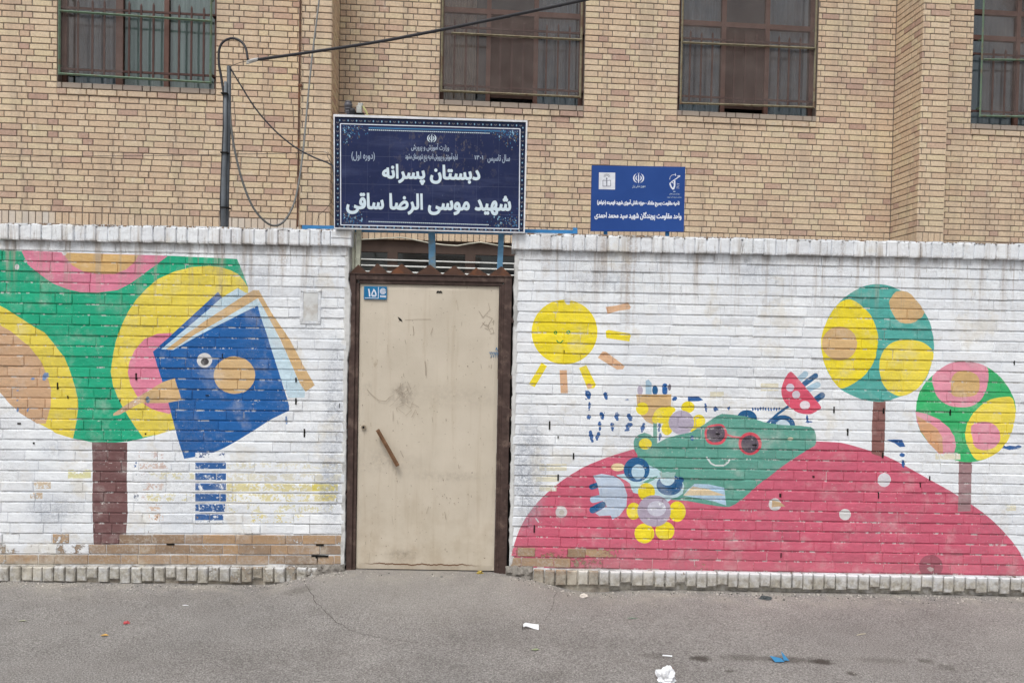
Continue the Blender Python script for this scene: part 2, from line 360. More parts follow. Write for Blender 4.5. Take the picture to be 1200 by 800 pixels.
def make_screen():
    m = Mat('insect_screen', .9, spec=.1); out = m.N['Material Output']
    m.base(m.ramp(m.noise(7, 5, .7), [(.3, C(98, 88, 86)), (.75, C(132, 122, 118))]))
    t = m.n('ShaderNodeBsdfTransparent'); mx = m.n('ShaderNodeMixShader')
    f = m.math('MAXIMUM', m.rng(m.noise(3, 5, .6), .3, .7, .28, .40), m.rng(m.noise(80, 3, .7, v=m.map((1, 1, .3))), .68, .72, 0, .85))
    m.L.new(f, mx.inputs[0]); m.L.new(t.outputs[0], mx.inputs[1]); m.L.new(m.b.outputs[0], mx.inputs[2]); m.L.new(mx.outputs[0], out.inputs[0])
    return m.m
SCREEN = make_screen()

# ---------------------------------------------------------------- ground: one sheet, raised a little at the gate
def ss(t): t = max(0, min(1, t)); return t * t * (3 - 2 * t)
def gz(x, y):
    h = -.045 + .012 * noise.noise(Vector((x * .8, y * .9, 1))) * ss((y + 8) / 3 + 1)
    a = (1 - ss((abs(x + .50) - .50) / .62)) * ss((y + .85) / .80)
    h += .108 * a * (1 - .0 * x)
    h += .022 * ss((x - .5) / .5) * ss((y + .5) / .5)
    h += .012 * (1 - ss((abs(x + 2.6) - 1.2) / .8)) * ss((y + .5) / .5)
    return h
def lin(a, b, n): return [a + (b - a) * i / n for i in range(n)]
xs = lin(-150, -20, 5) + lin(-20, -4.5, 6) + lin(-4.5, 4.5, 150) + lin(4.5, 20, 6) + lin(20, 150, 5) + [150]
ys = lin(-150, -20, 5) + lin(-20, -3, 8) + lin(-3, -.0, 60) + lin(0, .3, 5) + lin(.3, 20, 6) + lin(20, 150, 5) + [150]
g = MB(); g.v = [(x, y, gz(x, y) if y < .3 else -.05) for y in ys for x in xs]; nx = len(xs)
g.f = [(j * nx + i, j * nx + i + 1, (j + 1) * nx + i + 1, (j + 1) * nx + i) for j in range(len(ys) - 1) for i in range(nx - 1)]
g.m = [0] * len(g.f); o = g.build('asphalt_road', ASPHALT, smooth=True, attrs=False); tag(o, kind='structure')

# crack lines in the road, cut as thin dark grooves lying in the surface
def crack(pts, wd):
    mb = MB(); q = []
    for i in range(len(pts) - 1):
        (a, b), (c, d) = pts[i], pts[i + 1]
        for k in range(6):
            t = k / 6; q.append((a + (c - a) * t + U(-1.2, 1.2), b + (d - b) * t + U(-.8, .8)))
    w3 = [G(*p) for p in q]
    for p in w3: p.z = gz(p.x, p.y) + .0015
    for i in range(len(w3) - 1):
        t = (w3[i + 1] - w3[i]); t.z = 0; t.normalize(); s = Vector((-t.y, t.x, 0)); u1 = wd * U(.3, 1); u2 = wd * U(.3, 1)
        mb.face([w3[i] - s * u1, w3[i + 1] - s * u2, w3[i + 1] + s * u2, w3[i] + s * u1])
    o = mb.build('road_crack', CRACKM, attrs=False); tag(o, kind='structure')
CRACKM = simple('crack_dirt', C(78, 72, 68, 1.06), .95)
crack([(355, 692), (362, 703), (368, 713), (380, 722), (398, 733), (420, 741), (455, 747)], .0024)
crack([(455, 748), (490, 752), (525, 752)], .0012)
crack([(652, 700), (645, 720), (636, 732)], .0013)

# ---------------------------------------------------------------- the painted picture: outlines met with the wall's face (painter's order)
MUR = []
def sm(pts, n=4):
    N = len(pts); out = []
    for i in range(N):
        p0, p1, p2, p3 = (Vector(pts[(i + k) % N]) for k in (-1, 0, 1, 2))
        for k in range(n):
            t = k / n
            out.append(tuple(.5 * ((2 * p1) + (p2 - p0) * t + (2 * p0 - 5 * p1 + 4 * p2 - p3) * t * t + (3 * p1 - p0 - 3 * p2 + p3) * t ** 3)))
    return out
def addp(pts, col, cov=1.0, bo=False):
    w2 = [W(*p) for p in pts]; xs = [p[0] for p in w2]; zs = [p[1] for p in w2]
    MUR.append((w2, (min(xs), max(xs), min(zs), max(zs)), (*col, cov), bo))
def ell(cx, cy, rx, ry, col, rot=0, n=28, **k):
    a = radians(rot); addp([(cx + rx * cos(t) * cos(a) - ry * sin(t) * sin(a), cy + rx * cos(t) * sin(a) + ry * sin(t) * cos(a)) for t in (2 * pi * i / n for i in range(n))], col, **k)
def caps(x0, y0, x1, y1, wd, col, **k):
    a = atan2(y1 - y0, x1 - x0); r = wd / 2
    addp([(x1 + r * cos(a + t), y1 + r * sin(a + t)) for t in (-pi / 2 + pi * i / 6 for i in range(7))] + [(x0 + r * cos(a + t), y0 + r * sin(a + t)) for t in (pi / 2 + pi * i / 6 for i in range(7))], col, **k)
def stroke(pts, wd, col, **k):
    for (a, b), (c, d) in zip(pts, pts[1:]): caps(a, b, c, d, wd, col, **k)
def splat(cx, cy, w, h, col=None, **k):
    if 'cov' not in k: k['cov'] = .78
    if h > 7:       # brush dabs: a leaning, ragged upright stroke with a stray fleck
        s = U(-.25, .25) * w; n = 7
        l = [(cx + s * (1 - 2 * t / n) - w * U(.25, .7) * (1 - .4 * abs(t - 3) / 3), cy - h / 2 + h * t / n) for t in range(n + 1)]; r_ = [(cx + s * (1 - 2 * t / n) + w * U(.25, .7) * (1 - .4 * abs(t - 3) / 3), cy - h / 2 + h * t / n) for t in range(n, -1, -1)]
        addp(l + r_, col or DBL, **k); h2 = h; cx += U(-w, w) * .6; cy += U(-.5, .5) * h; w *= .3; h *= .2
    n = 11; addp([(cx + w / 2 * cos(2 * pi * i / n) * U(.45, 1.25), cy + h / 2 * sin(2 * pi * i / n) * U(.6, 1.2)) for i in range(n)], col or DBL, **k)
NB = (58, 96, 146); GRN = C(34, 160, 122); GR2 = C(58, 170, 106); YEL = C(216, 198, 82); YE2 = C(224, 206, 50); PNK = C(208, 126, 150); TAN = C(198, 168, 124); TA2 = C(194, 160, 128)
BLU = C(34, 92, 156); LBL = C(186, 208, 220); TRK = C(112, 82, 82); DBL = C(50, 92, 148); TEAL = C(82, 162, 154); HIL = C(192, 94, 116); CRE = C(92, 152, 138)
NVY = C(36, 90, 136); LAV = C(172, 164, 182); SKY = C(160, 188, 206); RED = C(200, 72, 88); LENS = C(84, 76, 88); WHT = C(206, 206, 206); LPK = C(214, 144, 162)
OTN = C(204, 166, 134)
# --- left wall: tree with round fruits, and a book with an eye
addp([(-60, 291), (0, 293), (75, 296), (190, 299.5), (278, 303.5), (285, 320), (291, 337), (292, 400), (250, 500), (204, 503), (185, 509), (165, 514), (150, 517), (130, 518.5), (108, 518), (85, 513), (66, 507), (50, 498), (40, 493), (20, 478), (0, 459), (-60, 400)], GRN)
addp([(-60, 335), (0, 358), (8, 362), (20, 370), (30, 376), (42, 384), (52, 389), (63, 402), (75, 417), (83, 436), (88, 452), (91, 465), (92, 475), (90, 495), (86, 513.5), (66, 507), (50, 498), (40, 493), (20, 478), (0, 459), (-60, 400)], YEL)
addp([(-60, 350), (0, 381), (13, 388), (25, 398), (35, 406), (48, 423), (55, 438), (60, 455), (60, 475), (54, 496), (44, 496), (24, 484), (10, 471), (0, 459), (-60, 400)], TA2)
addp([(25, 293), (28, 299), (33, 310), (45, 320), (62, 332), (80, 339), (95, 342.5), (115, 343), (138, 340), (155, 331), (170, 320), (185, 309), (197, 300), (190, 299.5), (75, 296)], PNK)
addp([(74, 296), (78, 302), (85, 311), (98, 318), (115, 321), (135, 321), (148, 316), (158, 307), (163, 299)], C(200, 166, 112))
addp([(291, 337), (286, 329), (279, 321), (270, 316.5), (258, 313), (245, 311.5), (225, 313), (205, 318), (185, 327), (172, 338), (160, 351), (150, 366), (142, 383), (136, 400), (132, 420), (130, 435), (133, 452), (138, 465), (145, 478), (152, 490), (160, 502), (168, 512), (185, 509), (204, 503), (240, 480), (300, 420), (291, 345)], YEL)
addp([(202, 390), (185, 391), (170, 397), (158, 410), (152, 424), (150, 436), (153, 450), (160, 463), (170, 474), (180, 480), (199, 485), (210, 470), (190, 414)], PNK)
addp([(133, 484.5), (133, 487), (140, 486), (165, 472), (178, 470), (177, 456), (160, 466)], C(190, 160, 130), cov=.75)
TRUNKL = [(108, 518), (149.5, 518), (149, 560), (150, 600), (147, 637), (110, 638), (108.5, 590), (109, 550)]; addp(TRUNKL, TRK)
addp([(179.5, 412), (256, 342), (261, 350), (302, 358), (306, 372), (313, 392), (321, 418), (330, 446), (339, 475), (339, 481), (318, 491), (298, 504), (280, 515), (260, 526), (242, 533), (216, 537), (210, 518), (205, 500), (197.5, 472), (190, 446)], BLU)
addp([(189, 409), (230, 375), (260, 349), (279, 337.5), (288, 343), (303, 345), (302, 358), (276, 371), (250, 384), (226, 397), (203, 410)], LBL)
addp([(194.5, 409.3), (202, 409.6), (230, 391), (266, 371), (303, 349), (304, 340), (297, 340), (290, 344), (268, 358), (242, 375), (215, 394)], TAN)
addp([(302, 357), (305, 348), (330, 402), (358, 457), (357, 466), (338, 466), (330, 446), (321, 418), (313, 392), (306, 372)], LBL)
addp([(297, 340), (303.5, 340), (318, 366), (340, 398), (355, 427), (369, 451), (358, 459), (351, 448), (330, 400), (316, 374), (303, 350)], TAN)
addp([(190, 448), (205, 443), (209, 455), (213.3, 468.6), (196, 472), (162, 472), (161, 469), (177, 456)], TAN)
ell(240, 422, 9, 8.6, WHT); ell(240.3, 423.7, 4.8, 4.2, C(50, 48, 52)); ell(275, 439.5, 24.3, 22, TAN)
for (x0, x1, y0, y1, c, v) in [(163, 194, 528, 537, C(198, 182, 178), .5), (163, 197, 540, 549, C(200, 182, 174), .55), (166, 192, 553, 561, C(180, 165, 165), .5), (166, 192, 565, 574, C(202, 184, 176), .5), (166, 192, 578, 586, C(198, 182, 178), .48), (172, 190, 590, 598, C(204, 178, 158), .5), (175, 192, 602, 610, C(204, 174, 150), .5),
                               (229, 265, 528, 536, C(80, 100, 140), .50), (229, 265, 540, 549, DBL, .74), (229, 265, 553, 562, DBL, .68), (229, 265, 565, 574, DBL, .70), (229, 265, 578, 587, DBL, .72), (229, 264, 590, 599, DBL, .72), (229, 262, 602, 609, DBL, .70), (229, 262, 610, 614, C(110, 130, 160), .5),
                               (157, 163, 540, 548, DBL, .5), (157, 163, 553, 562, C(120, 130, 150), .5), (157, 163, 578, 586, C(130, 136, 150), .45),
                               (266, 400, 552, 563, C(206, 204, 190), .6), (266, 396, 565, 575, C(204, 196, 150), .62), (266, 396, 577, 587, C(206, 198, 152), .58), (266, 394, 590, 600, C(206, 202, 170), .48), (294, 356, 602, 612, C(206, 194, 130), .48), (366, 396, 565, 575, C(204, 192, 104), .7), (378, 396, 577, 587, C(204, 190, 112), .64),
                               (266, 400, 540, 549, C(208, 206, 190), .55), (80, 107, 550, 560, C(206, 204, 160), .62), (172, 228, 552, 561, C(208, 204, 174), .56), (172, 228, 578, 587, C(206, 200, 160), .5), (40, 60, 563, 572, C(190, 174, 152), .6), (36, 50, 575, 584, C(190, 172, 148), .55)]:
    addp([(x0, y0), (x1, y0 + (x1 - x0) * .004), (x1, y1), (x0, y1)], c, cov=v, bo=True)
for s in [(53, 441, 8, 9), (39, 443.5, 5, 4), (21, 457, 3, 2), (21, 469, 3, 2), (21, 480, 2.5, 7), (33, 480, 4, 5), (336, 492, 3, 9)]: splat(*s, col=C(110, 136, 176))
ell(76, 296.5, 2.6, 3, WHT); ell(20.5, 313, 2.6, 3.4, WHT); ell(30, 306, 2.2, 1.6, WHT); ell(173.5, 468, 2.4, 4, C(110, 130, 150))
# --- right wall: sun with a face
ell(661.5, 389, 38.6, 37.8, YE2, n=44); addp([(662, 349), (669, 349), (667.5, 357), (664, 357), (661.5, 353)], C(206, 208, 210))
EYE = C(70, 146, 70)
ell(651, 389.7, 2.1, 2.1, EYE); ell(666, 389.3, 2.4, 2.4, EYE); ell(651, 389.9, .8, .8, YE2); ell(666, 389.3, .9, .9, YE2); stroke([(652.5, 399), (654, 401), (657, 401.6), (659.5, 399)], 1.3, EYE)
addp([(709.7, 359.7), (722, 358), (736, 354.5), (739.2, 360), (737.5, 362.5), (725, 364), (712, 367.8)], OTN)
addp([(709.7, 388), (713, 386.5), (737.5, 390.6), (739.2, 393), (737.5, 400), (710.5, 396)], YE2)
addp([(700.5, 419), (706, 411.8), (710, 412), (732, 428.7), (730, 432.5), (723, 433)], OTN)
addp([(634.7, 424.7), (641, 429), (626.5, 453.5), (619.5, 450)], YE2); addp([(655.7, 433.5), (664.2, 433.7), (665.5, 460.5), (657, 460.5)], OTN)
addp([(678.5, 431), (687, 427.8), (698.5, 451), (696, 454.5), (688.5, 455.5)], YE2); ell(690.5, 452, 3, 3, OTN)
# hill
addp(sm([(594, 684), (598, 655), (606, 627), (618, 603), (640, 578), (670, 555), (705, 538), (760, 522), (830, 514), (900, 514), (935, 516), (962, 517), (985, 518.5), (1010, 525), (1040, 535), (1065, 548), (1090, 562), (1115, 576), (1140, 592), (1160, 607), (1180, 627), (1195, 647), (1206, 672), (1206, 690), (900, 710)], 3), HIL)
# flower fork pots, stems and the blue splashes
for s in [(688.5, 462.5, 8, 10), (710, 463.7, 5, 9), (690.5, 475.7, 3, 10), (690, 488, 6, 7), (705.7, 487, 5, 9), (723, 487.7, 6, 10), (738, 488.7, 6, 9), (702.7, 499, 4, 11), (717.7, 500, 5, 10), (736, 500, 8, 10), (753, 500.7, 5, 11), (693, 511, 5, 14), (700.5, 510.8, 5, 10), (772.5, 500.7, 4, 10), (773, 511.7, 4, 9), (790.5, 467, 7, 6), (827, 477.5, 3, 10), (838.5, 479, 7, 6), (854, 478, 4, 5), (1057, 533, 6, 6), (1058, 543, 4, 9), (711, 459, 2, 4), (735, 468, 5, 1.5), (947, 494, 9, 3), (946, 490, 3, 8), (1184, 524.6, 22, 5), (1175, 523, 8, 4), (1193, 523, 7, 4)]: splat(*s)
addp([(806, 464.5), (818, 464), (824, 468.5), (818, 470), (806, 470)], DBL)
for i in range(11): splat(882 + i * 3.1, 479 + U(-.6, .6), 2.6, 4.4)
addp([(1038.6, 515), (1048, 514.5), (1057, 515), (1060.5, 523), (1054, 523.5), (1048, 519)], DBL)
ell(750, 457, 3.2, 5.5, LAV); addp([(756.5, 446), (760, 444.5), (763.5, 449), (763.5, 462), (756.5, 462)], SKY); ell(767.5, 457, 3.4, 5.5, NVY); caps(779, 452, 779, 459, 6.2, C(40, 96, 160)); ell(784.6, 453.5, 1.8, 3.8, C(120, 115, 125))
addp([(745.5, 461.8), (786.8, 461.8), (786, 476), (780, 489.5), (765, 497), (757, 493.5), (750, 485), (746.5, 474)], TAN)
addp([(765.5, 495), (769.7, 495), (770, 520), (765, 520)], CRE)
ell(752.5, 478.5, 7.4, 7.4, YE2); ell(777, 486.5, 11.5, 9.5, YE2, rot=-10); ell(785, 480, 6.5, 4, YE2); ell(768, 491, 4, 5, YE2)
ell(806, 476.8, 7.8, 6.8, YE2); ell(819, 493, 7.4, 7.5, YE2); ell(781.5, 502, 6.6, 7.5, YE2); ell(813, 502, 7, 4, YE2); ell(798.3, 494.8, 14.8, 14, LAV)
# ladybird fan on its stick
caps(937, 444, 943.5, 438, 7, SKY, cov=.8); caps(947, 456, 958, 450.5, 7, SKY, cov=.85); caps(942, 450, 955.5, 440, 6.2, NVY); caps(956, 468, 963, 463, 7.4, NVY); stroke([(925, 475), (912, 484), (898.5, 496)], 3, NVY)
addp(sm([(925.5, 435.5), (918.5, 446), (915.3, 458), (918, 468.5), (924.7, 476.5), (936, 483.5), (949.5, 485), (957.7, 481), (962, 477), (954, 466), (942, 451.5), (932, 440)], 3), C(206, 84, 108))
ell(925.8, 454, 4.8, 4.7, C(198, 190, 204)); ell(932.7, 462.3, 4.7, 4.7, C(204, 196, 206)); ell(943, 474.5, 6, 5.2, C(210, 200, 208))
ell(875, 491, 12, 11, NVY); ell(917, 498, 14.5, 12, NVY); ell(917, 500, 9, 8.5, C(186, 204, 216))
# green car-shaped creature in sunglasses
addp([(755, 506.5), (762, 509), (766, 515), (770, 519), (780, 513.5), (793.5, 509.5), (810, 506), (818, 501), (825, 497), (834, 491), (840, 487), (846, 484.5), (859.5, 485.5), (873, 487.5), (884, 490.5), (894, 494), (904, 496), (915, 497.5), (937, 498.5), (950, 500), (954, 503), (956, 510), (956, 518), (954, 522), (945, 527.5), (936, 533), (927, 539), (918, 545), (909, 552), (899.5, 559.5), (893, 564), (886, 569.5), (878, 577), (870, 584), (862, 590), (854.5, 593.5), (850, 593.5), (840, 592.5), (827.5, 590.5), (805, 586.5), (789, 585.5), (783, 585), (770, 575), (752, 560), (747, 545), (747, 533), (743, 526), (742.5, 517), (747, 510)], CRE)
ell(755, 519, 12.6, 11.8, CRE); ell(756, 519.8, 7.6, 6.6, YE2)
addp(sm([(760, 544.5), (778, 554.5), (799, 560), (800, 578), (787, 584), (780, 588), (760, 580), (742, 577), (738, 566), (728, 560), (722, 556), (735, 554)], 2), C(178, 206, 216)); addp([(771, 557), (764, 559), (753, 565), (758, 566), (768, 561)], CRE)
ell(724, 547, 8, 4.6, C(216, 198, 160)); ell(746, 550, 15.2, 14.4, NVY); ell(747.7, 552.6, 7.8, 8.8, C(170, 196, 212))
ell(784.5, 568, 15.4, 12, NVY); ell(797, 562, 4.5, 3.6, NVY); ell(782, 560.5, 8.6, 8, C(184, 208, 218)); addp([(772, 553), (792, 553), (789, 560), (775, 560)], C(150, 184, 180))
stroke([(843, 507.5), (851, 508.5), (858, 511.5), (868, 512.5), (878, 515)], 2.2, RED)
addp(sm([(828, 500), (836, 497), (846, 497), (851, 503), (852, 511), (847, 519), (838, 521), (829, 518.5), (825.5, 509)], 3), RED)
addp(sm([(830, 501.5), (838, 499), (845.5, 499), (849, 505), (848.5, 512), (844, 517), (836, 518), (830, 515), (828, 508)], 3), LENS)
ell(878.7, 519.5, 13.6, 13.4, RED); ell(878.5, 520, 10.2, 10.4, LENS)
stroke([(828, 535.5), (833, 542.5), (838, 545), (848, 545), (853, 541.5), (855, 538)], 1.9, C(200, 208, 208), cov=.85)
addp([(814, 566.5), (830, 567), (848.5, 571), (851, 592), (836, 587), (800.5, 580), (806, 573)], C(166, 194, 216)); addp([(812, 569.5), (830, 573), (850, 580), (800.5, 580)], C(206, 188, 156))
ell(926, 514, 3.4, 2.2, C(190, 190, 168)); ell(811, 513, 2, 3, DBL)
# fork-shaped hand and the daisy
caps(693.5, 570, 700, 568, 6.6, NVY); caps(695, 585, 708, 582, 7.6, C(166, 190, 212))
addp([(695, 557), (705, 554.7), (718.5, 557), (726, 561), (730.5, 566), (735, 579.5), (734, 593), (726, 603.5), (717.7, 608.7), (715.5, 603.5), (702, 604), (697.5, 600.5), (711, 593), (707, 587), (703, 584), (702, 576), (699.7, 566)], C(176, 190, 208)); caps(694.5, 597, 706, 591, 8, NVY)
ell(757.5, 576, 10, 10.5, YE2); ell(742.5, 598.5, 8.4, 10, YE2); ell(793.5, 599, 10, 12, YE2); ell(755, 624.5, 11.6, 11.6, YE2); ell(779, 621.5, 11.2, 11, YE2); ell(766.5, 598, 19.6, 18.4, C(166, 156, 174)); ell(769.5, 595.5, 11, 9, C(190, 190, 204), cov=.75)
ell(657.7, 599.6, 6.8, 7, C(196, 190, 192)); ell(658.3, 600, 3.2, 3, C(176, 168, 160)); ell(908, 590.7, 7.4, 7.4, WHT); addp([(905, 586), (914, 588), (920, 593), (912, 593), (904, 594)], C(186, 160, 124)); ell(990, 602.3, 7, 6.6, WHT); ell(1035.8, 562, 7.8, 8.2, C(204, 202, 208)); ell(1090.5, 663, 14, 13.5, C(150, 84, 98)); splat(1090, 666, 9, 5, C(180, 160, 160))
caps(628, 607, 631, 611, 1.6, WHT)
# lollipop trees
addp([(1023, 469), (1037.5, 469), (1037, 500), (1035.5, 536), (1021, 531), (1021.5, 500)], C(128, 90, 86))
addp(sm([(1025, 333), (1008, 337), (990, 348), (976, 363), (967, 380), (962, 400), (964, 420), (972, 440), (984, 455), (1000, 464), (1015, 469), (1035, 470.5), (1050, 466), (1065, 461), (1080, 450), (1088, 437), (1093, 418), (1094, 400), (1091, 385), (1087, 373), (1075, 356), (1060, 343), (1042, 335)], 3), TEAL)
addp(sm([(991, 351), (1000, 352), (1010, 359), (1020, 369), (1026, 383), (1029, 397), (1027, 413), (1023, 425), (1015, 437), (1005, 446), (992, 453.5), (984, 454.5), (976, 446), (969, 433), (964, 420), (962, 403), (964, 388), (972, 370), (981, 357)], 3), YE2)
ell(983.5, 402.5, 20.6, 19.8, C(202, 170, 124))
addp(sm([(1050, 341.5), (1063, 342), (1072, 350), (1083, 366), (1075, 375), (1067, 379), (1054, 378), (1046, 368), (1041.5, 355), (1043.5, 350)], 2), TAN)
addp(sm([(1064, 398), (1050, 399.5), (1040, 405), (1033, 415), (1030, 427), (1031, 440), (1036, 452), (1044, 460), (1054, 464), (1066, 461), (1078, 452), (1087, 438), (1092.5, 422), (1093, 412), (1085, 403.5), (1076, 399.5)], 3), C(224, 206, 76))
addp([(1123, 537), (1138.5, 537), (1138, 560), (1137, 598.5), (1122, 599), (1123, 570)], C(150, 120, 124))
addp(sm([(1128, 422.5), (1150, 427), (1168, 438), (1181, 453), (1189, 470), (1190, 484), (1187, 500), (1181, 515), (1171, 528), (1158, 536), (1145, 540), (1130, 541), (1115, 537.5), (1100, 530), (1085, 515), (1076, 500), (1073, 482), (1076, 463), (1085, 447), (1100, 434), (1113, 426)], 3), GR2)
addp(sm([(1128, 423), (1142, 424.5), (1156, 430), (1158, 442), (1156, 455), (1150, 467), (1140, 475), (1127, 477), (1112, 475), (1100, 467), (1094, 455), (1092, 442), (1099, 434), (1112, 426)], 3), LPK)
addp(sm([(1131, 434), (1144, 439), (1148, 450), (1144, 462), (1130, 465), (1116, 463), (1114, 450), (1118, 438)], 3), C(200, 168, 116))
addp([(1073, 482), (1085, 484.5), (1100, 491), (1112, 501), (1118, 511), (1120, 522), (1117, 533), (1110, 536.5), (1100, 531), (1088, 519), (1078, 504), (1074, 493)], LPK); addp([(1074, 487), (1087, 494), (1098, 502), (1104, 512), (1105, 531), (1100, 530.5), (1088, 519), (1078, 504)], C(204, 158, 120))
addp(sm([(1186, 466), (1175, 465), (1160, 468), (1148, 476), (1138, 487), (1132, 500), (1131, 514), (1136, 527), (1144, 538.5), (1158, 536), (1171, 528), (1181, 515), (1187, 500), (1190, 482)], 3), C(224, 206, 80))
addp(sm([(1138, 499), (1150, 494), (1163, 496), (1171, 506), (1171, 516), (1165, 524), (1152, 527), (1142, 523), (1139, 512)], 3), LPK)
# cream repainted bricks
for (x0, x1, y0, y1) in [(632, 664, 543, 551), (628, 655, 556, 564), (632, 652, 568, 575), (832, 848, 459, 467), (890, 912, 449, 458), (1178, 1190, 590, 598), (1096, 1125, 530, 538)]: addp([(x0, y0), (x1, y0), (x1, y1), (x0, y1)], C(208, 204, 184), cov=.7, bo=True)

def inside(pt, poly):
    x, y = pt; c = False; j = len(poly) - 1
    for i in range(len(poly)):
        xi, yi = poly[i]; xj, yj = poly[j]
        if (yi > y) != (yj > y) and x < (xj - xi) * (y - yi) / (yj - yi) + xi: c = not c
        j = i
    return c
NOPAINT = (.75, .75, .76, 0.0)
def colour_at(pt, polys):
    for w2, bb, col, bo in reversed(polys):
        if bb[0] <= pt[0] <= bb[1] and bb[2] <= pt[1] <= bb[3] and inside(pt, w2): return col
    return NOPAINT
def clipseg(a, b, r):
    x0, x1, z0, z1 = r; t0, t1 = 0.0, 1.0; dx, dz = b[0] - a[0], b[1] - a[1]
    for p, q in ((-dx, a[0] - x0), (dx, x1 - a[0]), (-dz, a[1] - z0), (dz, z1 - a[1])):
        if abs(p) < 1e-12:
            if q < 0: return None
        else:
            t = q / p
            if p < 0: t0 = max(t0, t)
            else: t1 = min(t1, t)
            if t0 > t1: return None
    if (t1 - t0) * sqrt(dx * dx + dz * dz) < 1e-4: return None
    return ((a[0] + dx * t0, a[1] + dz * t0), (a[0] + dx * t1, a[1] + dz * t1))
def painted_face(mb, r, depth, ch, back, brk, brick=True, xf=None):
    """a wall piece whose face is cut along the picture's outlines; its rim is chamfered and its sides run back into the joint"""
    x0, x1, z0, z1 = r
    near = [p for p in MUR if p[1][0] < x1 and p[1][1] > x0 and p[1][2] < z1 and p[1][3] > z0 and (brick or not p[3])]
    V2 = [(x0, z0), (x1, z0), (x1, z1), (x0, z1)]; E = [(0, 1), (1, 2), (2, 3), (3, 0)]
    if ch:
        V2 += [(x0 + ch, z0 + ch), (x1 - ch, z0 + ch), (x1 - ch, z1 - ch), (x0 + ch, z1 - ch)]; E += [(4, 5), (5, 6), (6, 7), (7, 4)]
    cut = False
    for w2, bb, col, bo in near:
        for i in range(len(w2)):
            s = clipseg(w2[i - 1], w2[i], r)
            if s: k = len(V2); V2 += [s[0], s[1]]; E.append((k, k + 1)); cut = True
    if cut or not ch:
        vv, _, ff, *_ = delaunay_2d_cdt([Vector(v) for v in V2], E, [], 0, 2e-5, False)
        vv = [tuple(v) for v in vv]; ff = [tuple(f) for f in ff]
        cols = [colour_at((sum(vv[i][0] for i in f) / len(f), sum(vv[i][1] for i in f) / len(f)), near) for f in ff]
    else:
        vv = V2; ff = [(4, 5, 6, 7), (0, 1, 5, 4), (1, 2, 6, 5), (2, 3, 7, 6), (3, 0, 4, 7)]
        c = colour_at(((x0 + x1) / 2, (z0 + z1) / 2), near); cols = [c] * 5
    def dep(v):
        if not ch: return -depth
        d = min(v[0] - x0, x1 - v[0], v[1] - z0, z1 - v[1]); return -depth + ch * (1 - min(1, max(0, d / ch)))
    T = (lambda p: tuple(xf @ Vector(p))) if xf else (lambda p: p)
    k = len(mb.v); mb.v += [T((v[0], dep(v), v[1])) for v in vv]
    cnt = {}
    for f, c in zip(ff, cols):
        area = sum(vv[f[i]][0] * vv[f[(i + 1) % len(f)]][1] - vv[f[(i + 1) % len(f)]][0] * vv[f[i]][1] for i in range(len(f)))
        if area < 0: f = tuple(reversed(f))
        mb.f.append(tuple(k + i for i in f)); mb.m.append(0); mb.c.append(c); mb.b.append(brk)
        for i in range(len(f)):
            a, b = f[i], f[(i + 1) % len(f)]; cnt[(a, b)] = c
    if back is not None:
        for (a, b), c in list(cnt.items()):
            if (b, a) not in cnt:
                q = len(mb.v); mb.v += [T((vv[a][0], dep(vv[a]), vv[a][1])), T((vv[b][0], dep(vv[b]), vv[b][1])), T((vv[b][0], back, vv[b][1])), T((vv[a][0], back, vv[a][1]))]
                mb.f.append((q + 1, q, q + 3, q + 2)); mb.m.append(0); mb.c.append(c); mb.b.append(brk)

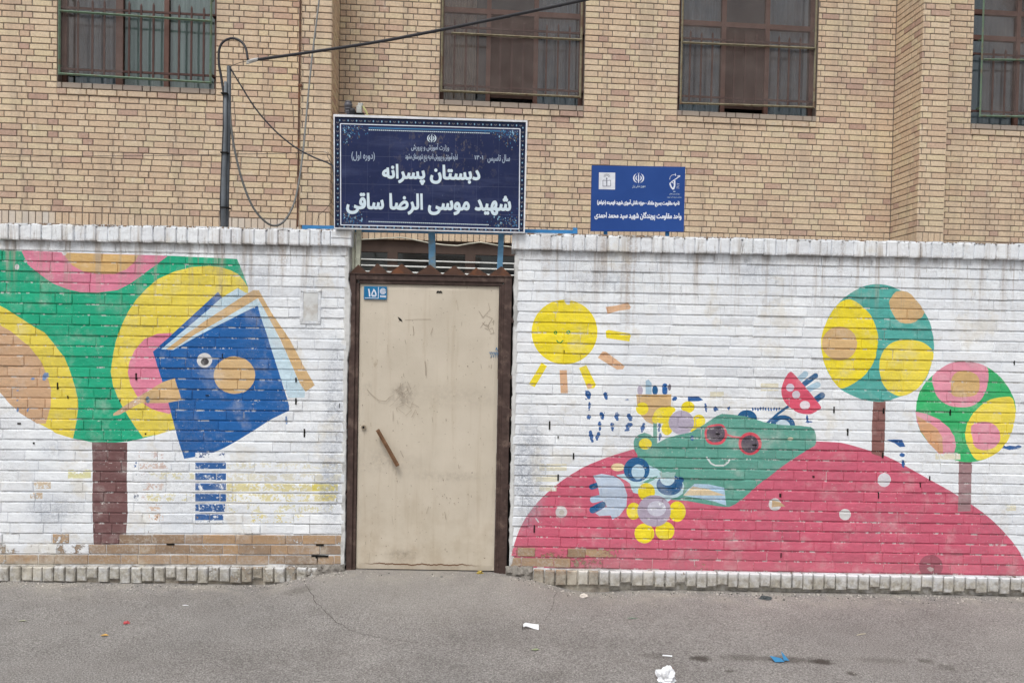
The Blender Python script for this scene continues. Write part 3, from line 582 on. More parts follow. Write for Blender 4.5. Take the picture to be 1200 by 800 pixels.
# ---------------------------------------------------------------- the two street walls
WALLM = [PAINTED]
TH = .22
def dist_area(x, z, a): p = Vector((x, 0, z)) - CAM; return a / p.dot(FWD) ** 2
def seen(x, z):
    v = Vector((x, 0, z)) - CAM; d = v.dot(FWD); px = 600 + FPX * v.dot(RGT) / d; py = PPY - FPX * v.dot(UPV) / d
    return -12 < px < 1212 and -8 < py < 808
def street_wall(label, xa, xb, ztop, bot, side, pxs):
    """xa..xb along the street; bot(x) gives the bottom of the brick courses; 31 courses up to ztop, then the coping"""
    root = empty('brick_wall', ((xa + xb) / 2 if abs(xb - xa) < 9 else 0, 0, 0)); root.location = (0, 0, 0); tag(root, label, 'wall')
    N = 31; recs = []
    for r in range(N):
        off = (r % 2) * .1625 + U(-.012, .012) + (.05 if r % 3 == 0 else 0)
        x = xa - off if side > 0 else xa - off - .07
        hd = r % 2 == 0
        while x < xb:
            L = (.112 if hd else .215) + U(-.006, .006); hd = not hd
            if R() < .10: L = .215; hd = True
            if R() < .04: L = .165
            if r > 4 and R() < .38: L += random.choice((.112, .215)) if L > .2 else .215      # head joints painted over: reads as one long piece
            x0, x1 = max(x, xa), min(x + L, xb); x += L
            if xb - x1 < .045: x1 = xb; x = xb + 1
            if x1 - x0 < .045: continue
            xc = (x0 + x1) / 2; b = bot(xc); p = (ztop - b) / N; z0 = b + r * p; z1 = z0 + p
            recs.append((x0 + U(-.0002, .002), x1 - U(-.0008, .0018), z0 + .0040, z1 - .0036, r, xc, z0))
    vis = [q for q in recs if seen(q[5], q[6] + .03)]
    vis.sort(key=lambda q: -dist_area(q[5], q[6], (q[1] - q[0]) * (q[3] - q[2]))); big = set(id(q) for q in vis[:298])
    rest = MB(); ends = (xa, xb)
    for q in recs:
        x0, x1, z0, z1, r, xc, _ = q
        px = 600 + (xc / 5) * 893
        # how much of the paint has gone from this brick
        bare = 0.0
        if side < 0:
            zz = z0 - bot(xc); lim = .14 if px < 130 else (.205 if px < 330 else .16)
            if zz < lim: bare = U(.62, 1.0) if px > 120 or zz < .06 else U(.3, .75)
            elif zz < .28: bare = U(0, .42) if px > 160 else U(0, .3)
            elif zz < .9: bare = max(0, U(-.5, .26))
            if 106 < px < 152 and zz > .115: bare = 0
            elif 60 < px < 106 and zz > .06 and zz < .2: bare = U(.35, .8)
        else:
            zz = z0 - bot(xc)
            if zz < .06: bare = U(.5, .95) if px < 690 else (U(.1, .6) if px < 850 else U(-.2, .22))
            elif zz < .13: bare = U(.45, .85) if px < 740 else (U(0, .4) if px < 800 else 0)
            elif zz < .4: bare = max(0, U(-.5, .22))
        bare = max(0, bare)
        pr = U(.0018, .0055) + (.0025 if R() < .1 else 0)
        c = Vector(((x0 + x1) / 2, 0, (z0 + z1) / 2)); sl = (bot(xc + .5) - bot(xc - .5)) * (1 - (z0 - bot(xc)) / 2.1)
        xf = Matrix.Translation(c) @ Matrix.Rotation(U(-.004, .004) - math.atan(sl), 4, 'Y') @ Matrix.Rotation(U(-.085, .012), 4, 'X') @ Matrix.Rotation(U(-.006, .006), 4, 'Z') @ Matrix.Translation(-c)
        j = U(0, .0018) if R() < .8 else U(.001, .004)
        mb = MB() if id(q) in big else rest
        painted_face(mb, (x0 + U(0, .0012), x1 - U(0, .0012), z0 + j, z1 - U(0, .0018)), pr, .003, .014, (bare, R(), 0), xf=xf)
        if id(q) in big: mb.build('brick', WALLM, root, center=True)
    o = rest.build('small_bricks', WALLM, root); tag(o, kind='stuff')
    # joint face, cut along the picture too, and the wall's body behind it
    mb = MB(); n = 8
    for i in range(n):
        a = xa + (xb - xa) * i / n; b2 = xa + (xb - xa) * (i + 1) / n
        painted_face(mb, (a, b2, bot(a) - .002, ztop + .02), -.0006, 0, None, (.0, .3, 1), brick=False)
    mb.box(xa + .002, xb - .002, .006, TH, -.12, ztop + .012)
    mb.build('mortar_joints', WALLM, root)
    # bricks seen on the end of the wall in the gateway
    xe = xb if side < 0 else xa; eb = MB(); p = (ztop - bot(xe)) / N
    for r in range(N):
        z0 = bot(xe) + r * p
        for (ya, yb) in (((.002, .105), (.112, .216)) if r % 2 else ((.002, .216),)):
            if side < 0: eb.box(xe - .01, xe + U(.002, .006), ya, yb, z0 + .004, z0 + p - .004, col=NOPAINT, br=(max(0, U(-.4, .3)), R(), 0))
            else: eb.box(xe - U(.002, .006), xe + .01, ya, yb, z0 + .004, z0 + p - .004, col=NOPAINT, br=(max(0, U(-.4, .3)), R(), 0))
    tag(eb.build('return_bricks', WALLM, root), kind='stuff')
    # coping: bricks on end, each one a piece, with a mortar bed above
    x = xa - (.02 if side > 0 else 0); xend = xb + (.028 if side < 0 else 0); k = 0; first = True
    cop = []
    if side > 0:
        cop.append((xa - .03, xa + .085, 0)); x = xa + .09
    stop = xend - (.135 if side < 0 else 0)
    while x < stop - .02:
        L = U(.062, .074); cop.append((x, min(x + L, stop), 0)); x += L + U(.002, .008)
    if side < 0:
        for q in (0, 1): cop.append((stop, xend, 1 + q))
    for (a, b2, kind) in cop:
        xc = (a + b2) / 2; z0, z1 = ztop + U(-.004, .003), ztop + .098 + U(-.004, .004)
        if kind: z0, z1 = (ztop, ztop + .047) if kind == 1 else (ztop + .05, ztop + .098)
        mb = MB(); c = Vector((xc, 0, z0)); xf = Matrix.Translation(c) @ Matrix.Rotation(U(-.02, .02), 4, 'Y') @ Matrix.Rotation(U(-.02, .02), 4, 'X') @ Matrix.Translation(-c)
        mb.box(a + .0015, b2 - .0015, -.032 + U(-.005, .005), .21, z0, z1, ch=.004, col=NOPAINT, br=(max(0, U(-.8, .28)), R(), 0), xf=xf if not kind else None)
        if seen(xc, z0): mb.build('coping_brick', WALLM, root, center=True)
        elif cop: rest2.append(mb)
    mb = MB()
    for q in rest2: mb.mesh(q.v, q.f, col=NOPAINT)
    rest2.clear()
    mb.box(xa - (.026 if side > 0 else 0), xend - .003, -.022, .20, ztop + .006, ztop + .088, col=NOPAINT, br=(.25, .1, 1))
    # uneven mortar bed on top of the coping
    xx = xa - .02
    while xx < xend - .02:
        L = min(U(.05, .16), xend - xx); mb.box(xx, xx + L + .002, -.026 + U(-.004, .006), .2, ztop + .095, ztop + .104 + U(0, .007), col=NOPAINT, br=(.5, U(0, .3), 0)); xx += L
    tag(mb.build('coping_bed', WALLM, root), kind='stuff')
    # base course of bricks on end, leaning out a little, with broken lower edges
    x = xa + (.155 if side > 0 else -.0); stop = xb - (.20 if side < 0 else 0); pieces = MB()
    while x < stop - .02:
        L = U(.062, .072); b = bot(x); xc = x + L / 2
        z1 = b - .008 + U(-.003, .003); z0 = z1 - .094 - U(-.006, .010) - (0 if R() > .12 else -.02)
        mb = MB(); px = 600 + (xc / 5) * 893
        bare = (U(.1, .4) if px < 240 else U(.2, .6)) if side < 0 else (U(.7, .95) if px < 730 and R() < .8 else U(.0, .35))
        c = Vector((xc, 0, z0)); xf = Matrix.Translation(c) @ Matrix.Rotation(U(-.025, .025), 4, 'Y') @ Matrix.Translation(-c)
        mb.box(x + .002, x + L - .002, -.034 + U(-.006, .005), .06, z0, z1, ch=.006, col=NOPAINT, br=(bare, U(0, .45), 0), xf=xf)
        if seen(xc, z0): mb.build('base_brick', WALLM, root, center=True)
        else: pieces.mesh(mb.v, mb.f, col=NOPAINT)
        x += L + U(.001, .007)
    for i in range(40):
        a = xa + (xb - xa) * i / 40; b2 = xa + (xb - xa) * (i + 1) / 40; b = bot((a + b2) / 2)
        pieces.box(a, b2, -.016, .05, b - .088, b - .004, col=NOPAINT, br=(.4, .1, 1))
        pieces.box(a, b2, -.012 if side < 0 or a < .6 else .05, .06, -.14, b - .086, col=NOPAINT, br=(.95, .05, 1))
    tag(pieces.build('base_mortar', WALLM, root), kind='stuff')
    return root
rest2 = []
def botL(x): return .0699 + (x + 3.285) * (.0325 / 2.22) if x < -1 else .1035
def botR(x): return .1095
XL, XR = -1.045, .052
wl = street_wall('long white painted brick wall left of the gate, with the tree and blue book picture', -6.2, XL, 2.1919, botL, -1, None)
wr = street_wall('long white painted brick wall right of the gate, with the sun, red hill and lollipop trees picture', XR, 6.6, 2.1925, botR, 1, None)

# open joints: short dark slots where mortar has dropped out
mb = MB()
def slots(root, lst):
    mb = MB()
    for (px, py, wd, ht) in lst:
        x, z = W(px, py); mb.box(x - wd / 2, x + wd / 2, -.0075, .002, z - ht / 2, z + ht / 2)
    mb.build('open_joints', BLACKGAP, root, attrs=False)
slots(wl, [(68, 452, .008, .045), (80, 465, .005, .02), (160, 441, .009, .045), (261, 417, .006, .03), (347, 445, .008, .03), (347, 470, .010, .042), (357, 507, .010, .055), (171, 508, .008, .01), (141, 469, .006, .016), (243, 463, .02, .006), (375, 638, .05, .010), (375, 651, .11, .012), (371, 655, .012, .045), (362, 662, .10, .008), (364, 340.5, .10, .006), (354.5, 352, .006, .06), (200, 637, .05, .010), (110, 663, .06, .008), (40, 519, .008, .012), (23, 496, .022, .010), (250, 664, .04, .006), (398, 475, .004, .03)])
slots(wr, [(644, 498, .009, .055), (654, 512, .007, .014), (672, 534, .009, .042), (654, 559, .010, .042), (626, 619, .008, .05), (953, 558, .012, .01), (977, 480, .008, .042), (993, 506, .009, .046), (1113, 483, .009, .040), (1188, 425, .006, .03), (661, 412, .006, .02), (1034, 533, .009, .036), (1035, 481, .009, .036), (914, 580, .012, .024), (1029, 580, .006, .04), (1089, 560, .007, .03), (915, 650, .006, .03), (1078, 568, .006, .03), (841, 508, .03, .005), (884, 521, .03, .007)])

# rubble and render at the foot of the wall beside the gate, and plaster smears up the jambs
def lump(name, parent, px0, px1, py0, py1, y, amp, mat, n=(16, 7)):
    mb = MB(); pts = []
    for j in range(n[1] + 1):
        for i in range(n[0] + 1):
            x, z = W(px0 + (px1 - px0) * i / n[0], py0 + (py1 - py0) * j / n[1], y)
            e = min(i, n[0] - i, j, n[1] - j) / 2.0; d = amp * min(1, e) * (.6 + .8 * noise.noise(Vector((x * 30, z * 30, 3)))) + .012 * noise.noise(Vector((x * 70, z * 70, 9))) * min(1, e)
            pts.append((x + .008 * noise.noise(Vector((x * 40, z * 40, 5))), y - max(-.004, d), z + .008 * noise.noise(Vector((x * 40, z * 40, 7)))))
    fs = [(j * (n[0] + 1) + i, (j + 1) * (n[0] + 1) + i, (j + 1) * (n[0] + 1) + i + 1, j * (n[0] + 1) + i + 1) for j in range(n[1]) for i in range(n[0])]
    mb.mesh(pts, fs)
    return mb.build(name, mat, parent, attrs=False)
ROUGH = simple('broken_render', C(128, 124, 118), .95, 0, .3, 45, 1.0, dirt=C(96, 92, 88))
lump('foot_render', wl, 346, 404, 661, 686, -.014, .032, ROUGH, (26, 10))
lump('foot_render', wr, 592, 625, 663, 688, -.014, .030, ROUGH, (18, 9))
SMEAR = simple('pale_render', C(196, 197, 196), .9, 0, .12, 14, .9, dirt=C(150, 150, 148))
def smear(parent, side, x_in, seg):
    mb = MB(); N = 90
    zs = [.10 + 2.06 * i / N for i in range(N + 1)]; pts = []
    for z in zs:
        wv = seg(z) + .010 * noise.noise(Vector((z * 9, side, 0))) + .006 * noise.noise(Vector((z * 30, side, 4)))
        pts += [(x_in - side * .03, -.0015 + .004, z), (x_in - side * .012, -.006 - .002 * noise.noise(Vector((z * 25, 1, 1))), z), (x_in + side * (.004 + wv * .6), -.005, z), (x_in + side * (.006 + wv), .012, z), (x_in + side * (.004 + wv), .06, z)]
    fs = []
    for i in range(N):
        for j in range(4):
            a = i * 5 + j; f = (a, a + 1, a + 6, a + 5); fs.append(f if side > 0 else f[::-1])
    mb.mesh(pts, fs); return mb.build('jamb_render', SMEAR, parent, attrs=False)
def segL(z):
    return .020 * ss((1.98 - z) / .08) * (1 - ss((1.55 - z) / .1)) + .003
smear(wl, 1, XL, segL)
smear(wr, -1, XR, lambda z: -.002 + .006 * ss((z - .2) / .2))
# small walled-in meter niche, its rim left in render
mb = MB()
x0, z1 = W(354, 341); x1, z0 = W(374.5, 378)
a = (x1 - x0); 
for bx in ((x0 - .012, x0 + .012, z0, z1), (x1 - .012, x1 + .010, z0, z1), (x0 - .01, x1 + .01, z1 - .012, z1 + .012), (x0 - .01, x1 + .01, z0 - .012, z0 + .010)):
    mb.box(bx[0], bx[1], -.0085, .002, bx[2], bx[3], ch=.004)
mb.c = [NOPAINT] * len(mb.f); mb.b = [(0, .5, .5)] * len(mb.f); mb.build('niche_rim', PAINTED, wl)
mb = MB(); mb.box(x0 + .012, x1 - .012, -.0068, .002, z0 + .01, z1 - .012); mb.build('niche_plate', simple('niche_plate_white', C(196, 198, 198), .8, 0, .12, 20, .3, dirt=C(170, 166, 160)), wl, attrs=False)

# ---------------------------------------------------------------- school building across the yard
bld = empty('school_building', EN * FD, PHI); bld.location = EN * FD
bld.location = EN * FD
tag(bld, 'pale brick school building behind the wall with four barred upper windows', 'building')
PITCH, ZB = .0659, 2.9205
ROWS = 56; SILL = 21; WTOP = 48
zrow = lambda k: ZB + k * PITCH
WIN = [(-4.60, -2.955), (-.530, 1.090), (2.178, 3.818), (5.718, 7.34)]
PILS = [(-1.948, -1.632), (4.757, 5.068)]; POFF = .524
def fworld(u, w_, z): q = E1 * u + EN * (FD + w_); return Vector((q.x, q.y, z))
def fseen(u, w_, z):
    v = fworld(u, w_, z) - CAM; d = v.dot(FWD); px = 600 + FPX * v.dot(RGT) / d; py = PPY - FPX * v.dot(UPV) / d
    return (-8 < px < 1208 and -6 < py < 290), d
BR = []     # (area, args)
def fbrick(u0, u1, k, w_, face='front', grey=0, white=0, proud=0):
    z0, z1 = zrow(k) + .0042, zrow(k + 1) - .0042
    BR.append((u0 + .0038, u1 - .0038, z0, z1, w_, face, grey, white, proud))
def bond(a, b, k, w_, face='front', ph=0, **kw):
    x = a - ((.1565 if k % 2 else 0) + ph) % .313 - .002; hd = (k % 2 == 0)
    while x < b - .01:
        L = .109 if hd else .204; hd = not hd
        if R() < .05: L += U(-.03, .03)
        x0, x1 = max(x, a), min(x + L, b); x += L
        if b - x1 < .035: x1 = b; x = b + 1
        if x1 - x0 < .03: continue
        fbrick(x0, x1, k, w_, face, **kw)
for k in range(ROWS):
    blocks = [(p[0] + .002, p[1] - .002) for p in PILS]
    if SILL <= k < WTOP: blocks += WIN
    if k in (SILL - 1, SILL - 2): blocks += WIN
    blocks.sort(); x = -7.0
    for (a, b) in blocks + [(9.0, 9.1)]:
        if a > x: bond(x, a, k, 0, ph=(x * 1.0) % .313)
        x = max(x, b)
    if k in (SILL - 1, SILL - 2):
        for (a, b) in WIN: bond(a - .004, b + .004, k, 0, grey=1.0 if k == SILL - 1 else .15, proud=.012, ph=.05)
    for i, (a, b) in enumerate(PILS):
        bond(a, b, k, -POFF, ph=.02)
        bond(0, POFF, k, b if i == 0 else a, face='right' if i == 0 else 'left')
        bond(0, POFF, k, a if i == 0 else b, face='left' if i == 0 else 'right')
def brick_mb(mb, q):
    u0, u1, z0, z1, w_, face, grey, white, proud = q
    r = R(); pr = U(-.001, .002) + proud
    T = Matrix.Translation(Vector(((u0 + u1) / 2, 0, (z0 + z1) / 2))); rot = T @ Matrix.Rotation(U(-.008, .008), 4, 'Y') @ Matrix.Rotation(U(-.01, .012), 4, 'X') @ T.inverted()
    if face == 'front': xf = Matrix.Translation((0, w_, 0)) @ rot
    elif face == 'left': xf = Matrix.Translation((w_, 0, 0)) @ Matrix.Rotation(-pi / 2, 4, 'Z') @ rot
    else: xf = Matrix.Translation((w_, -POFF, 0)) @ Matrix.Rotation(pi / 2, 4, 'Z') @ rot
    v = U(.1, 1) if R() < .25 else U(.3, .95)
    if R() < .08: v = U(0, .2)
    mb.box(u0 + U(0, .002), u1 - U(0, .002), -pr, .02, z0 + U(0, .0015), z1 - U(0, .0015), ch=.0035, br=(grey, v, white), xf=xf)
sc = []
for q in BR:
    if q[5] == 'front': s, d = fseen((q[0] + q[1]) / 2, q[4], q[2]); A = 1
    elif q[5] == 'left': s, d = fseen(q[4], -(q[0] + q[1]) / 2, q[2]); A = .3 if q[4] > 2 else 0
    else: s, d = fseen(q[4], -POFF + (q[0] + q[1]) / 2, q[2]); A = .2 if q[4] < 2 else 0
    sc.append((A * (q[1] - q[0]) * (q[3] - q[2]) / d ** 2 if s else 0, q))
sc.sort(key=lambda t: -t[0])
for i, (s, q) in enumerate(sc[:298]):
    mb = MB(); brick_mb(mb, q); mb.build('brick', FACADE, bld, center=True)
mb = MB()
for s, q in sc[298:]: brick_mb(mb, q)
tag(mb.build('small_bricks', FACADE, bld), kind='stuff')
# mortar face with window openings, pilasters, lower storey
mb = MB(); ZT = zrow(ROWS); z0w, z1w = zrow(SILL), zrow(WTOP)
DM = .0075; x = -7.0
for (a, b) in WIN + [(9.0, 9.0)]:
    mb.box(x, a, DM, .30, 2.775, ZT)
    if b > a: mb.box(a, b, DM, .30, 2.775, z0w - .002); mb.box(a, b, DM, .30, z1w, ZT)
    x = b
for (a, b) in PILS: mb.box(a + DM, b - DM, -POFF + DM, DM + .01, 0.0, ZT)
mb.build('mortar_wall', MORTAR, bld, attrs=False)
mb = MB(); mb.box(-7.2, 9.2, -.30, .34, ZT, ZT + .12, ch=.01)
mb.build('roof_edge', PLASTER, bld, attrs=False)
# belt of bricks on end
belt = MB()
LOWB = lambda u: 2.735 if -1.63 < u < .8 else 2.780
def soldiers(a, b, w_, face, vis):
    x = a
    while x < b - .02:
        L = U(.066, .071); x1 = min(x + L, b)
        u = (x + x1) / 2; s, d = fseen(u, w_, 2.85) if face == 'front' else (False, 1)
        px_l = u < -4.6 or (-2.9 < u < -1.95)
        m1 = MB() if (s and vis(u)) else belt
        T = {'front': Matrix.Translation((0, w_, 0)), 'left': Matrix.Translation((w_, 0, 0)) @ Matrix.Rotation(-pi / 2, 4, 'Z'), 'right': Matrix.Translation((w_, -POFF, 0)) @ Matrix.Rotation(pi / 2, 4, 'Z')}[face]
        m1.box(x + .004, x1 - .004, U(-.003, .002), .02, LOWB(u), 2.915, ch=.003, br=(0, U(.3, .8), U(.3, .65) if px_l and R() < .9 else 0), xf=T)
        if m1 is not belt: m1.build('belt_brick', FACADE, bld, center=True)
        x = x1
for (a, b) in [(-7, PILS[0][0]), (PILS[0][1], PILS[1][0]), (PILS[1][1], 9)]: soldiers(a, b, 0, 'front', lambda u: u < 5.2)
for i, (a, b) in enumerate(PILS):
    soldiers(a, b, -POFF, 'front', lambda u: True); soldiers(0, POFF, a, 'left', lambda u: False); soldiers(0, POFF, b, 'right', lambda u: False)
tag(belt.build('belt_bricks_far', FACADE, bld), kind='stuff')
gu0, gu1 = -1.63, F(640, 310)[0]
mb = MB(); mb.box(-7, gu0, -.006, .3, 2.757, 2.775); mb.box(gu1, 9, -.006, .3, 2.757, 2.775); mb.box(gu0, gu1, .012, .3, 2.757, 2.778)
x = -7
while x < 9:
    if gu0 - .2 < x < gu1: x += .2; continue
    mb.box(x, x + .2, -.008 - U(0, .008), .02, 2.750 - U(0, .012), 2.768, ); x += .2
mb.build('belt_ledge', PLASTER, bld, attrs=False)
# ground storey: long dark window above the gate and plain render elsewhere
gu0, gu1 = -1.63 + .0, F(640, 310)[0]
mb = MB(); mb.box(-7, gu0, .02, .30, -.1, 2.757); mb.box(gu1, 9, .02, .30, -.1, 2.757); mb.box(gu0, gu1, .02, .30, -.1, 1.2)
mb.build('lower_wall', PLASTER, bld, attrs=False)
gw = MB(); zt = 2.755; fz = lambda px, py: F(px, py, -.06)[1]
zl = fz(500, 297)
gw.box(gu0, gu1, .05, .11, zl, zt); gw.box(gu0, gu1, .05, .11, 1.2, 1.3)
for (pa, pb) in ((454, 466), (545, 557), (632, 644)):
    gw.box(F(pa, 305, -.06)[0], F(pb, 305, -.06)[0], .046, .11, 1.3, zl)
DKBR = simple('dark_brown_window', C(80, 66, 60), .6, 0, .12, 10, .1)
fr = gw.build('window', DKBR, bld, attrs=False)
mb = MB(); mb.box(gu0, gu1, .078, .082, 1.3, zl); mb.build('pane', GLASS, fr, attrs=False)
mb = MB()
for py in (306.5, 313.5, 320.5, 328):
    z = fz(500, py); mb.tube([(gu0, .03, z + .004), (gu1, .03, z - .0)], .0085, 8)
mb.build('white_bar', WHITEP, fr, attrs=False)
mb = MB(); prev = None
zz = [(400, 277), (424, 280.5), (448, 279.5), (470, 278.3), (486, 281), (502, 284.5), (520, 287), (536, 288), (550, 285.5), (563, 283.8), (580, 287), (600, 289.5), (620, 288)]
for (ax, ay), (bx, by) in zip(zz, zz[1:]):
    p, q = F(ax, ay, .05), F(bx, by, .05); mb.tube([(p[0], -.05, p[1]), (q[0], -.05, q[1])], .0075, 6)
mb.build('bent_flashing', simple('bent_flashing', C(188, 186, 172), .6, 0, .15, 20, .2), bld, attrs=False)
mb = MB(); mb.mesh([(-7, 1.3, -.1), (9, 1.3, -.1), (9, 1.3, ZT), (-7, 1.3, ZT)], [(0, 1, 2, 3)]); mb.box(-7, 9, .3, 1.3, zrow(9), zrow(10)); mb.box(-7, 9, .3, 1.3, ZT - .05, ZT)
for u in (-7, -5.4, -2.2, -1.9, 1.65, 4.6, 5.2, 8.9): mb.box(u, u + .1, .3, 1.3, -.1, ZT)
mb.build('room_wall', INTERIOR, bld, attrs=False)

def window(ix, mull, trans, cols, rods, rodz, rails, gr, bars, gmat, screen, extra=()):
    a, b = WIN[ix]; z0, z1 = z0w, z1w; fw = .055
    f = MB(); y0, y1 = .10, .15
    f.box(a, a + fw * .8, y0, y1, z0, z1); f.box(b - fw * .8, b, y0, y1, z0, z1); f.box(a + fw * .8, b - fw * .8, y0, y1, z0, z0 + .02); f.box(a + fw * .8, b - fw * .8, y0, y1, z1 - fw, z1)
    us = [F(px, 60, -.1)[0] for px, wd in mull]
    for u, (px, wd) in zip(us, mull): f.box(u - wd / 2, u + wd / 2, y0 - .004, y1, z0 + .02, z1 - fw)
    zt_ = [F(*t, -.1)[1] for t in trans]
    for z in zt_: f.box(a + fw * .8, b - fw * .8, y0 + .003, y1, z - .028, z + .028)
    edges = [a + fw * .8] + us + [b - fw * .8]
    wo = f.build('window', WOOD, bld, attrs=False)
    for i in range(len(edges) - 1):
        l = edges[i]; r_ = edges[i + 1]
        zz = [z0 + .02] + zt_ + [z1 - fw]
        for k in range(len(zz) - 1):
            if cols[i] == 'open' and k == 0:
                m1 = MB(); m1.box(l + .02, r_ - .02, .125, .14, z0 + .085, zz[1] - .03)
                for q in range(1, 4): uu = l + (r_ - l) * q / 4; m1.box(uu - .006, uu + .006, .119, .125, z0 + .09, zz[1] - .035)
                m1.build('brown_panel', DARKDOOR, wo, attrs=False)
            else:
                m1 = MB(); m1.box(l, r_, .123, .127, zz[k], zz[k + 1]); m1.build('pane', GLASS, wo, attrs=False)
    # grille: pointed rods on rails
    R_ = MB(); zt2, zb2 = rodz
    for px in rods:
        u = F(px, 60, .0)[0]; h = U(-.012, .012)
        R_.box(u - .010, u + .010, .000, .012, zb2, zt2 + h - .03)
        k = len(R_.v); R_.mesh([(u - .009, 0, zt2 + h - .03), (u + .009, 0, zt2 + h - .03), (u + .009, .012, zt2 + h - .03), (u - .009, .012, zt2 + h - .03), (u, .006, zt2 + h)], [(0, 1, 4), (1, 2, 4), (2, 3, 4), (3, 0, 4)])
        o = R_.build('rod', ROD, wo, attrs=False); R_ = MB()
    for z in rails: R_.box(a + .01, b - .01, .012, .026, z - .011, z + .011)
    for (u, z) in ((a, rails[0]), (b, rails[0]), (a, rails[1]), (b, rails[1])): R_.box(min(u, u + (.05 if u == a else -.05)), max(u, u + (.05 if u == a else -.05)), .013, .10, z - .006, z + .006)
    R_.build('grille_rail', ROD, wo, attrs=False)
    gl, grr, gb0, gb1 = gr; ga = F(gl, 60, .04)[0]; gbb = F(grr, 60, .04)[0]; za, zb = F(gl, gb0, .04)[1], F(grr, gb1, .04)[1]
    G_ = MB(); t = .0115
    G_.tube([(ga, -.04, za), (gbb, -.04, zb)], .0125, 4); G_.tube([(ga, -.04, za - .012), (ga + .0, -.04, z1)], .0125, 4); G_.tube([(gbb, -.04, zb - .012), (gbb, -.04, z1)], .0125, 4)
    G_.tube([(ga, -.04, z1 - .01), (gbb, -.04, z1 - .01)], .015, 4)
    for (x0, y0_, x1, y1_) in bars:
        p, q = F(x0, y0_, .05), F(x1, y1_, .05); G_.tube([(p[0], -.05, p[1]), (q[0], -.05, q[1])], .013, 4)
    for (u, z) in ((ga, za + .1), (gbb, zb + .1), (gbb, zb + .9), (ga, za + .9)): G_.box(u - .006, u + .006, -.04, .03, z - .008, z + .008)
    G_.build('outer_grille_frame', gmat, wo, attrs=False)
    S = MB(); s0, s1 = screen; s0 = max(ga, F(s0, 60, .03)[0]); s1 = min(gbb, F(s1, 60, .03)[0]); n = 10
    for i in range(n):
        x0 = s0 + (s1 - s0) * i / n; x1 = s0 + (s1 - s0) * (i + 1) / n
        f0 = -.030 + .006 * sin(i * 1.7); f1 = -.030 + .006 * sin((i + 1) * 1.7)
        S.face([(x0, f0, za + (zb - za) * (x0 - ga) / (gbb - ga)), (x1, f1, za + (zb - za) * (x1 - ga) / (gbb - ga)), (x1, f1, z1 - .02), (x0, f0, z1 - .02)])
    S.build('insect_screen', SCREEN, wo, attrs=False)
    return edges
zF = lambda px, py, off=0.: F(px, py, off)[1]
eA = window(0, [(140, .075), (195, .05)], [(160, -32)], ['g', 'g', 'g'], [91, 108, 122, 151, 165, 179.5, 209.5, 224, 238.5], (zF(165, 2.5), zF(165, 91)), (zF(165, 84.5), zF(165, 13)), (69.5, 247, 86.5, 97), [(70, 13, 247, 25)], GREENP, (70, 144))
eB = window(1, [(572.5, .05), (628, .05)], [(600, 15)], ['g', 'open', 'g'], [532.5, 546, 560, 586.5, 600, 613.5, 640.5, 654, 667.5], (zF(600, 25), zF(600, 110)), (zF(600, 103), zF(600, 34.5)), (518, 681, 106.5, 114), [(529, 39, 682, 47)], PALEG, (518, 681))
eC = window(2, [(848, .05), (899, .05)], [(875, 30)], ['g', 'open', 'g'], [809, 822, 835, 861, 874, 887, 913, 925, 938], (zF(875, 39.5), zF(875, 121)), (zF(875, 115.5), zF(875, 48)), (799, 955.5, 121, 126), [(800, 50, 955, 57)], PALEG, (799, 955))
eD = window(3, [(1193, .05), (1240, .05)], [(1170, 45), (1170, 15)], ['g', 'g', 'g'], [1165, 1179, 1192, 1204, 1217], (zF(1175, 56), zF(1175, 138)), (zF(1175, 131), zF(1175, 64)), (1151, 1300, 136, 139), [(1153, 70, 1300, 72)], GREENP, (1151, 1300))
def curtain(label, u0, u1, mat, z0=None, w_=.165, z1=None):
    mb = MB(); n = 28; z0 = z0w - .15 if z0 is None else z0; z1 = z1 or z1w + .05
    for i in range(n):
        f = lambda k: (u0 + (u1 - u0) * k / n, w_ + .018 * sin(k * 1.9) + .008 * sin(k * .7))
        a, b = f(i), f(i + 1); mb.face([(a[0], a[1], z0), (b[0], b[1], z0), (b[0], b[1], z1), (a[0], a[1], z1)])
    o = mb.build('curtain', mat, None, smooth=True, attrs=False)
    mb2 = bpy.context; o.location = bld.location; o.rotation_euler = (0, 0, PHI)
    tag(o, label, 'curtain', 'curtains in the upper windows'); return o
curtain('pale grey-green curtain behind the clear right panes of the green-framed leftmost window', eA[1] + .02, eA[3], CURT_G)
curtain('dim bluish curtain behind the screened left pane of the leftmost window', eA[0], eA[1] - .05, CURT_B, w_=.3)
curtain('peach curtain in the left pane of the window above the big dark blue sign', eB[0], eB[0] + (eB[1] - eB[0]) * .72, CURT_P)
curtain('blue-grey curtain in the right pane of the window above the big dark blue sign', eB[2], eB[3], CURT_B)
curtain('blue-grey curtain in the left pane of the window right of the small blue sign', eC[0], eC[1], CURT_B)
curtain('blue-grey curtain in the right pane of the window right of the small blue sign', eC[2], eC[3], CURT_B)
curtain('dark blue-grey curtain in the window at the right edge past the brick pier', eD[0], eD[3], CURT_B, w_=.35)
# rusty downpipe along the left pier
p = F(352.3, 100, .03)[0]
mb = MB(); mb.tube([(-1.956, -POFF - .012, 2.76), (-1.956, -POFF - .012, 4.5), (-1.956, -POFF - .012, ZT)], .010, 8)
for z in (3.3, 4.2, 5.2): mb.box(-1.968, -1.93, -POFF - .024, -POFF + .01, z, z + .02)
mb.build('drain_pipe', RUST, bld, attrs=False)

